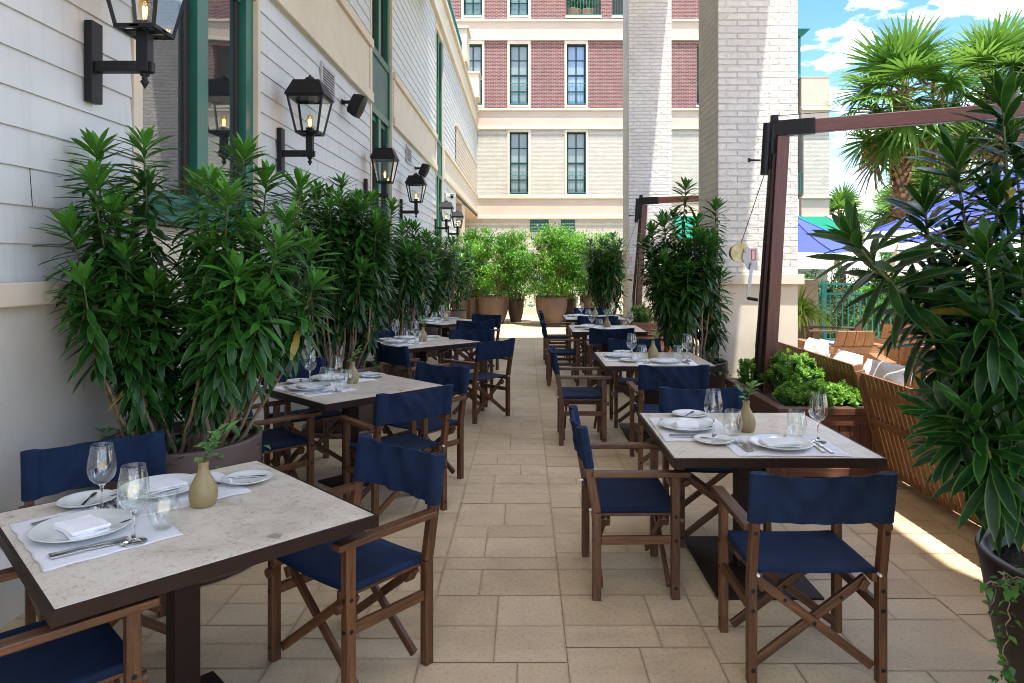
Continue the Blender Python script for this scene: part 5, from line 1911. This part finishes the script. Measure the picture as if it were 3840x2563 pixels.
    for i in range(4):
        a = Vector((*cor[i], 0)); b = Vector((*cor[(i + 1) % 4], 0))

        def fn(u, w, a=a, b=b):
            e = a.lerp(b, u)
            sag = .10 * math.sin(math.pi * u) * w ** 1.5 + .05 * math.sin(math.pi * w)
            p = e * (.05 + .95 * w) * (1 - .06 * math.sin(math.pi * u) * w)
            z = zp + (ze - zp) * w - .05 * math.sin(math.pi * w) + .04 * math.sin(math.pi * u) * w
            return tuple(rot @ Vector((p.x, p.y, 0)) + C_ + Vector((0, 0, z)))

        m.grid(fn, 14, 10)

        def fv(u, w, fn=fn, i=i):
            p = Vector(fn(u, 1.0))
            n_ = rot @ Vector(((0, -1, 0), (1, 0, 0), (0, 1, 0), (-1, 0, 0))[i])
            q = .035 * math.sin(u * 21 + i) * w + .018 * math.sin(u * 47 + 2 * i) * w
            zz = p.z + .004 - (ze - zv) * w + .025 * math.sin(u * 13 + i * 2) * w * math.sin(math.pi * u)
            return tuple(Vector((p.x, p.y, zz)) + n_ * (.006 + q + .13 * w))
        v.grid(fv, 40, 6)
        rb.bar(C_ + Vector((0, 0, zp - .08)), tuple(rot @ Vector((*cor[i], 0)) * .985 + C_ + Vector((0, 0, ze - .02))), .03, .04)
    for c_ in cor:
        e_ = Vector((*c_, 0))
        m.tube([tuple(rot @ (e_ * (.05 + .95 * q)) + C_ + Vector((0, 0, zp + (ze - zp) * q - .05 * math.sin(math.pi * q) + .006))) for q in [k / 8 for k in range(9)]], .011, 6)
    cn_ = m.build('canopy', M['blue_canvas'], t)
    v.build('valance', M['white_canvas'], cn_)
    rb.build('rib', pw, t)
    hub.tube([C_ + Vector((0, 0, 2.55)), C_ + Vector((0, 0, 3.05))], .03, 10); hub.build('hub', M['black'], t)
    return t


um = make_umbrella(); um.location = (2.275, 6.62, 0)
um['label'] = 'nearer cantilever umbrella with a reddish wood post, winch and arm reaching right'
um2 = dup(um, (9.65, 9.0, 0), R(180), 'blue umbrella with white valance beyond the foreground plant above the fence')
um2.scale = (1, 1, 1.15)
dup(um, (2.29, 14.3, 0), 0.0, 'farther cantilever umbrella with wooden post left of the nearer pillar')


# ================================================================== lounge furniture on the sunny side
def sofa(label, x, ya, yb):
    """backs onto the dining terrace, faces +X; x = top of the back"""
    ln = yb - ya
    t = thing('slatted_sofa', label, 'sofa', (x + .54, (ya + yb) / 2, 0), R(-90), group='slatted wooden sofas')
    w = M['bench_wood']; m = MB()
    n = int(ln / .067)
    for i in range(n):
        xx = -ln / 2 + .034 + i * (ln - .068) / (n - 1)
        m.bar((xx, -.33, .07), (xx, -.54, .85), .059, .016, up=(0, 1, .15))
    m.build('back_slats', w, t, bevel=.002)
    m = MB()
    m.bar((-ln / 2, -.322, .13), (ln / 2, -.322, .13), .05, .04); m.bar((-ln / 2, -.455, .48), (ln / 2, -.455, .48), .035, .05); m.bar((-ln / 2, -.50, .77), (ln / 2, -.50, .77), .03, .045)
    for s in (-1, 1):
        m.bar((s * (ln / 2 + .014), -.32, .03), (s * (ln / 2 + .014), -.545, .86), .026, .075, up=(0, 1, .15))
    m.build('back_frame', w, t, bevel=.003)
    m = MB()
    k = 6
    for i in range(k):
        yy = -.30 + i * .112; m.box((-ln / 2 + .01, yy, .325), (ln / 2 - .01, yy + .104, .35))
    m.build('seat', w, t, bevel=.002)
    m = MB()
    m.box((-ln / 2, .37, .05), (ln / 2, .40, .32)); m.box((-ln / 2, -.22, .05), (-ln / 2 + .03, .369, .32)); m.box((ln / 2 - .03, -.22, .05), (ln / 2, .369, .32))
    m.build('apron', w, t, bevel=.003)
    for sx in (-1, 1):
        for yy in (-.18, .33):
            m = MB(); m.box((sx * (ln / 2 - .07) - .03, yy, 0), (sx * (ln / 2 - .07) + .03, yy + .05, .05)); m.build('leg', w, t)
    return t


sofa('slatted wooden sofa behind the planter box with its back to the tables', 2.76, 5.80, 8.0)
sofa('slatted wooden sofa behind the big foreground plant with its back to the tables', 2.63, 3.0, 5.45)
sb = thing('side_table', 'dark wood side table between the planter box and the nearer sofa', 'side table', (3.02, 5.62, 0))
m = MB(); m.box((-.18, -.13, .47), (.32, .13, .51)); m.build('top', M['dark_wood'], sb, bevel=.004)
m = MB(); m.box((-.16, -.12, .02), (.30, .12, .469)); m.build('panel_body', M['dark_wood'], sb, bevel=.004)


def pillow(label, x, y, z, rz, tilt, seed, s=.24):
    t = thing('scatter_cushion', label, 'cushion', (x, y, z), rz, group='white cushions on the sofas')
    r = random.Random(seed); ph = [r.uniform(0, 6) for _ in range(6)]
    rot = Matrix.Rotation(tilt, 3, 'X')

    def fn(sg):
        def f(u, v):
            a, b = (u - .5) * 2, (v - .5) * 2
            e = max(0, (1 - a * a) * (1 - b * b))
            pin = 1 - .10 * (1 - abs(a) ** 2) * b * b - .0
            pin2 = 1 - .10 * (1 - abs(b) ** 2) * a * a
            th = .085 * e ** .42 * s / .24
            wr = (.010 * math.sin(5 * a + 7 * b + ph[0]) * (abs(a) + abs(b)) + .004 * math.sin(13 * b - 6 * a + ph[1])) * e ** .5
            return tuple(rot @ Vector((a * s * pin, sg * (th + wr * (1 if e > 0 else 0)), b * s * pin2)))
        return f
    m = MB(); m.grid(fn(1), 22, 22, flip=True); m.grid(fn(-1), 22, 22)
    m.build('cover', M['cushion'], t)
    return t


pillow('large white cushion at the near end of the sofa behind the planter box', 3.01, 5.92, .62, R(-80), R(-17), 1, .25)
pillow('white cushion showing above the far end of the sofa back behind the planter box', 3.01, 7.3, .66, R(-90), R(-16), 2, .25)
pillow('white cushion showing above the middle of the sofa back behind the planter box', 3.01, 6.6, .62, R(-90), R(-18), 3, .25)
pillow('white cushion on the sofa behind the foreground plant', 2.98, 4.9, .62, R(-90), R(-16), 4, .25)


def adirondack(label, x, y, rz, mat, dark=False):
    t = thing('plank_armchair', label, 'armchair', (x, y, 0), rz, group='plank backed wooden armchairs')
    m = MB(); wb, wt = .62, .50; n = 4
    for i in range(n):
        a0, a1 = -wb / 2 + wb / n * i + .004, -wb / 2 + wb / n * (i + 1) - .004
        b0, b1 = -wt / 2 + wt / n * i + .004, -wt / 2 + wt / n * (i + 1) - .004
        p0, p1 = (-.26, .22), (-.50, .82); th = .022
        vs_ = [(a0, p0[0], p0[1]), (a1, p0[0], p0[1]), (b1, p1[0], p1[1]), (b0, p1[0], p1[1])]
        vs2 = [(q[0], q[1] - th, q[2] - th * .3) for q in vs_]
        jj = rnd.uniform(0, 9)
        m.add(vs_ + vs2, [(0, 1, 2, 3), (7, 6, 5, 4), (0, 4, 5, 1), (1, 5, 6, 2), (2, 6, 7, 3), (3, 7, 4, 0)], grain=[(q[0] + jj, q[1] * .2, q[2]) for q in vs_ + vs2])
    m.build('backrest', mat, t, bevel=.003)
    m = MB(); m.bar((-.36, -.44, .56), (.36, -.44, .56), .024, .085)
    for i in range(6):
        m.tube([(-.27 + i * .108, -.453, .56), (-.27 + i * .108, -.456, .56)], .007, 8)
    m.build('back_rail', mat, t, bevel=.003)
    for s in (-1, 1):
        m = MB(); m.box((s * .375 - .065, -.46, .60), (s * .375 + .065, .38, .628)); m.build('armrest', mat, t, bevel=.004)
        m = MB(); m.bar((s * .375, .30, 0), (s * .375, .27, .599), .035, .10, up=(0, 1, 0)); m.build('leg', mat, t, bevel=.003)
        m = MB(); m.bar((s * .375, -.46, 0), (s * .375, -.42, .599), .035, .10, up=(0, 1, 0)); m.build('leg', mat, t, bevel=.003)
        m = MB(); m.bar((s * .33, .34, .33), (s * .33, -.46, .22), .028, .10); m.build('side_rail', mat, t, bevel=.003)
    m = MB()
    for i in range(5):
        yy = .30 - i * .125; m.bar((-.315, yy, .385 - (.30 - yy) * .14), (.315, yy, .385 - (.30 - yy) * .14), .115, .02)
    m.build('seat', mat, t, bevel=.003)
    m = MB(); m.grid(lambda u, v: ((u - .5) * .60 * (1 - .05 * (2 * v - 1) ** 4), -.22 + .54 * v, .40 + .045 * (1 - (2 * u - 1) ** 6) * (1 - (2 * v - 1) ** 6) + (v - 1) * .07), 14, 14)
    m.build('seat_cushion', M['blue_cushion'], t, solid=.05)
    return t


dkm = wood('shaded_teak', (0.07, 0.035, 0.018), (0.20, 0.105, 0.055), (45, 45, 3), .5)  # umbrella shade painted into the wood colour of one armchair
adirondack('light wood armchair seen from behind beyond the sofa back', 4.30, 9.60, R(3), M['sofa_wood'])
adirondack('wooden armchair in umbrella shade seen from the side behind the light armchairs', 5.05, 11.5, R(75), dkm)
adirondack('light wood armchair half hidden by the foreground branch', 5.55, 10.55, R(-12), M['sofa_wood'])
adirondack('nearest light wood armchair behind the foreground plant', 4.45, 7.9, R(-16), M['sofa_wood'])

# strappy plant in a grey pot beside the pillar
sp = thing('potted_strap_plant', 'bright green strap leaved plant in a tall grey pot right of the brick pillar', 'potted plant', (4.92, 12.5, 0))
make_pot(sp, 'taper', .25, .86, M['pot_grey'])
lv = Leaves(T_STRAP); r = random.Random(9)
for i in range(230):
    a = r.uniform(0, 6.28); q = r.random()
    lv.add(r.choice((0, 1, 2)), (.14 * q * math.cos(a), .14 * q * math.sin(a), .76), unit(a + r.gauss(0, .4), 1.45 - 1.1 * q + r.gauss(0, .12)), (0, 0, 1), r.uniform(.45, .85), r.uniform(.014, .024), r.uniform(.1, 1))
lv.build('foliage', M['strap'], sp)


# ================================================================== fan palms
def palm(label, x, y, hgt, seed, nf=46, fl=1.15, tr_=.24, boots=True, sc=1.0):
    r = random.Random(seed)
    t = thing('fan_palm', label, 'palm', (x, y, 0), group='fan palms beyond the lawn')
    m = MB(); n = 14
    pts = [(0.05 * math.sin(i * .7), .04 * math.cos(i * .5), hgt * i / n - .05) for i in range(n + 1)]
    m.tube(pts, [tr_ * (1.25 - .35 * min(1, i / 5)) for i in range(n + 1)], 16)
    tk = m.build('trunk', M['palm_trunk'], t)
    if boots:
        bt = Leaves(T_ROUND); k = int(hgt * 60)
        for i in range(k):
            a = i * 2.39996; z = hgt * (.15 + .85 * i / k)
            bt.add(r.choice((0, 1)), (tr_ * .95 * math.cos(a), tr_ * .95 * math.sin(a), z), unit(a, r.uniform(.3, 1.0)), (0, 0, 1), r.uniform(.13, .24), r.uniform(.04, .07), r.random())
        bt.build('leaf_base', M['husk'], tk)
    lv = Leaves(T_SEG); st = MB(); dr_ = Leaves(T_SEG)
    for i in range(nf):
        q = (i + .5) / nf
        a = i * 2.39996 + r.uniform(-.2, .2)
        el = 1.45 - 2.45 * q + r.gauss(0, .12)
        pl = fl * r.uniform(.75, 1.05) * (.8 + .25 * q)
        d = Vector(unit(a, el)); b0 = Vector((0, 0, hgt - .15 - .4 * q))
        tip = b0 + d * pl + Vector((0, 0, -.12 * pl * math.cos(el)))
        st.tube([b0, b0.lerp(tip, .5) + Vector((0, 0, .06 * pl)), tip], [.022 * sc, .016 * sc, .011 * sc], 6, tone=.9)
        dd = (tip - b0).normalized()
        dd = (dd + Vector((0, 0, -.25 * math.cos(el)))).normalized()
        sd_ = dd.cross(Vector((0, 0, 1)))
        if sd_.length < .05:
            sd_ = Vector((1, 0, 0))
        sd_.normalize(); nm = sd_.cross(dd)
        # tip the blade so its face shows
        th = r.uniform(-.35, .35); sd2 = sd_ * math.cos(th) + nm * math.sin(th); nm = sd2.cross(dd); sd_ = sd2
        ns = 34; R_ = fl * r.uniform(.85, 1.1)
        dead = q > .95 and r.random() < .6
        tone = r.uniform(.15, .75)
        for j in range(ns):
            w = (j / (ns - 1) - .5) * 2
            an = w * 2.35
            e = dd * math.cos(an) + sd_ * math.sin(an) + nm * (.035 * (1 if j % 2 else -1) + .16 * abs(w))
            l_ = R_ * (1 - .30 * abs(w) ** 2) * r.uniform(.92, 1.06)
            k = 0 if r.random() < .72 else r.choice((0, 1, 1, 2))
            (dr_ if dead else lv).add(k, tip, e, nm, l_, .033 * sc * R_, max(0, min(1, tone + r.gauss(0, .08))))
    st.build('leaf_stalks', M['strap'], t); lv.build('fronds', M['palm'], t)
    if dr_.items[0] or dr_.items[1] or dr_.items[2]:
        dr_.build('dry_fronds', M['husk'], t)
    # hanging fruit stalks
    fs = MB()
    for i in range(5):
        a = r.uniform(0, 6.28); b0 = Vector((0, 0, hgt - .1))
        for k in range(7):
            e = b0 + Vector((math.cos(a) * r.uniform(.7, 1.1) * fl, math.sin(a) * r.uniform(.7, 1.1) * fl, r.uniform(-.7, -.15)))
            fs.tube(bez(b0, b0 + Vector((math.cos(a) * .8, math.sin(a) * .8, .45)), e, 5), .008, 4)
    fs.build('fruit_stalk', M['husk'], t)
    return t


palm('tall fan palm right of the brick pillar above the umbrella arm', 10.05, 18.6, 6.35, 51, nf=36, fl=1.22, tr_=.21)
palm('fan palm at the top right corner of the picture', 12.9, 19.2, 6.9, 52, nf=34, fl=1.2, tr_=.20)
palm('fan palm beyond the top right corner behind the umbrella arm', 14.2, 18.2, 6.3, 57, nf=28, fl=1.2, tr_=.25)
palm('small fan palm low behind the green awning', 18.4, 40.5, 4.7, 53, nf=30, fl=1.15, tr_=.2)
palm('small fan palm behind the blue umbrella corner', 20.6, 38.0, 4.5, 54, nf=34, fl=1.25, tr_=.2)
palm('low fan palm behind the white valance', 16.2, 30.0, 3.6, 55, nf=34, fl=1.2, tr_=.2)
palm('leafy fan palm low at the right edge behind the foreground plant', 13.2, 22.5, 4.0, 56, nf=34, fl=1.25, tr_=.24)
def garden_shrub(label, x, y, rx, hgt, seed, mat='ficus'):
    r = random.Random(seed)
    t = thing('garden_shrub', label, 'shrub', (x, y, 0), group='shrubs beyond the lounge fence')
    lv = Leaves(T_SMALL); st = MB()
    for c in range(46):
        a = r.uniform(0, 6.283); q = math.sqrt(r.random()); z = hgt * (.12 + .8 * r.random()) * (1 - .35 * q * q)
        cp_ = Vector((rx * q * math.cos(a), rx * q * math.sin(a), z)); ks = r.uniform(.6, 1.4); tone0 = r.uniform(0, .6)
        st.tube([Vector((0, 0, 0)), cp_ * .5 + Vector((0, 0, .1)), cp_], [.02, .012, .005], 5)
        for i in range(70):
            p = cp_ + Vector((r.gauss(0, .13), r.gauss(0, .13), r.gauss(0, .10))) * ks
            if p.z > .02:
                lv.add(r.choice((0, 1, 2)), p, unit(r.uniform(0, 6.283), r.uniform(-1.1, .6)), (0, 0, 1), r.uniform(.07, .12), r.uniform(.018, .03), max(0, min(.9, tone0 + r.gauss(0, .2))))
    st.build('stems', M['bark'], t); lv.build('foliage', M[mat], t)


garden_shrub('bushy green shrub just behind the left part of the lounge fence', 7.0, 16.6, .8, 1.3, 71, 'hedge')
garden_shrub('light green shrub behind the middle of the lounge fence', 8.9, 17.2, .9, 1.6, 72)
garden_shrub('wide dark shrub farther back on the lawn', 10.9, 20.5, 1.4, 1.5, 73, 'hedge')
garden_shrub('tall shrub on the lawn left of the tall palm trunk', 8.4, 21.5, 1.1, 1.9, 74)
garden_shrub('shrub on the lawn below the awning corner', 11.8, 27.0, 1.5, 2.0, 75, 'hedge')
# potted plants on the upper balcony
for i, (px, w) in enumerate(((1316, .43), (1351, .38))):
    bx = fx(px); bz = fz(37.5) + .02
    t = thing('balcony_pot', ('wider' if i == 0 else 'narrower') + ' terracotta pot with a plant behind the top balcony railing', 'pot', (bx, FY + .75, bz))
    make_pot(t, 'taper', w, .55, M['terracotta'])
    lv = Leaves(T_LONG); r = random.Random(60 + i)
    for k in range(150):
        a = r.uniform(0, 6.28); lv.add(r.choice((0, 1, 2)), (r.gauss(0, .25), r.gauss(0, .2), r.uniform(.45, 1.9)), unit(a, r.uniform(-.3, 1.1)), (0, 0, 1), r.uniform(.25, .5), r.uniform(.03, .07), r.random() * .7)
    lv.build('foliage', M['ivy'], t)

# ================================================================== light
S = Vector((.095, -.23, 1)).normalized()
sl = bpy.data.lights.new('sun', 'SUN'); sl.energy = SUN_E; sl.angle = R(0.53); sl.color = (1.0, .955, .88)
so_ = bpy.data.objects.new('sun', sl); COL.objects.link(so_)
so_.rotation_euler = S.to_track_quat('Z', 'Y').to_euler(); so_.location = (4, -6, 30)

w = bpy.data.worlds.new('World'); scene.world = w; w.use_nodes = True
nt = w.node_tree
bg = nt.nodes['Background']
sky = N(nt, 'ShaderNodeTexSky', sky_type='NISHITA')
sky.sun_disc = False
sky.sun_elevation = math.asin(S.z); sky.sun_rotation = math.atan2(S.x, S.y)
sky.air_density = 1.0; sky.dust_density = 0.6; sky.ozone_density = 1.6
tc = N(nt, 'ShaderNodeTexCoord')
sep = N(nt, 'ShaderNodeSeparateXYZ'); L(nt, tc.outputs['Generated'], sep.inputs[0])
zc = math_n(nt, 'ADD', math_n(nt, 'MAXIMUM', sep.outputs[2], 0.0), 0.22)
cmb = N(nt, 'ShaderNodeCombineXYZ')
L(nt, math_n(nt, 'DIVIDE', sep.outputs[0], zc), cmb.inputs[0]); L(nt, math_n(nt, 'DIVIDE', sep.outputs[1], zc), cmb.inputs[1])
mp = N(nt, 'ShaderNodeMapping'); mp.inputs['Location'].default_value = CLOUD_OFF; L(nt, cmb.outputs[0], mp.inputs[0])
n1 = noise(nt, mp.outputs[0], 2.1, 8, .55, .2)
cl = ramp(nt, n1, [(.52, (0, 0, 0)), (.57, (.6, .6, .6)), (.65, (.95, .95, .95))])
n2 = noise(nt, mp.outputs[0], 4.0, 4, .6)
cc = ramp(nt, n2, [(.3, tuple(CLOUD * k for k in (.86, .90, .96))), (.65, (CLOUD, CLOUD, CLOUD))])
hs = N(nt, 'ShaderNodeHueSaturation'); hs.inputs['Saturation'].default_value = 1.32; hs.inputs['Value'].default_value = .50
L(nt, sky.outputs[0], hs.inputs['Color'])
tint = mix(nt, 1.0, hs.outputs[0], (0.99, 0.86, 0.90), 'MULTIPLY')
col = mix(nt, cl, tint, cc)
L(nt, col, bg.inputs['Color'])
bg.inputs['Strength'].default_value = SKY_S

# ================================================================== camera and view
cam = bpy.data.cameras.new('camera'); co = bpy.data.objects.new('camera', cam); COL.objects.link(co)
cam.sensor_width = 36.0; cam.lens = 36.0 * F / 2349.0
cam.shift_x = (1174.5 - CX) / 2349.0; cam.shift_y = -(784.0 - CY) / 2349.0
cam.clip_start = .05; cam.clip_end = 3000
co.location = (0, 0, H); co.rotation_euler = (R(90), 0, 0)
scene.camera = co
vs_ = scene.view_settings
vs_.view_transform = 'Standard'; vs_.look = 'None'; vs_.exposure = EXPO; vs_.gamma = 1.0; vs_.use_curve_mapping = False
scene.cycles.use_denoising = True
scene.cycles.pixel_filter_type = 'BLACKMAN_HARRIS'; scene.cycles.filter_width = 1.0
scene.cycles.max_bounces = 10; scene.cycles.diffuse_bounces = 6; scene.cycles.glossy_bounces = 4; scene.cycles.transparent_max_bounces = 16; scene.cycles.transmission_bounces = 6
scene.cycles.caustics_reflective = False; scene.cycles.caustics_refractive = False
scene.cycles.sample_clamp_indirect = 8.0
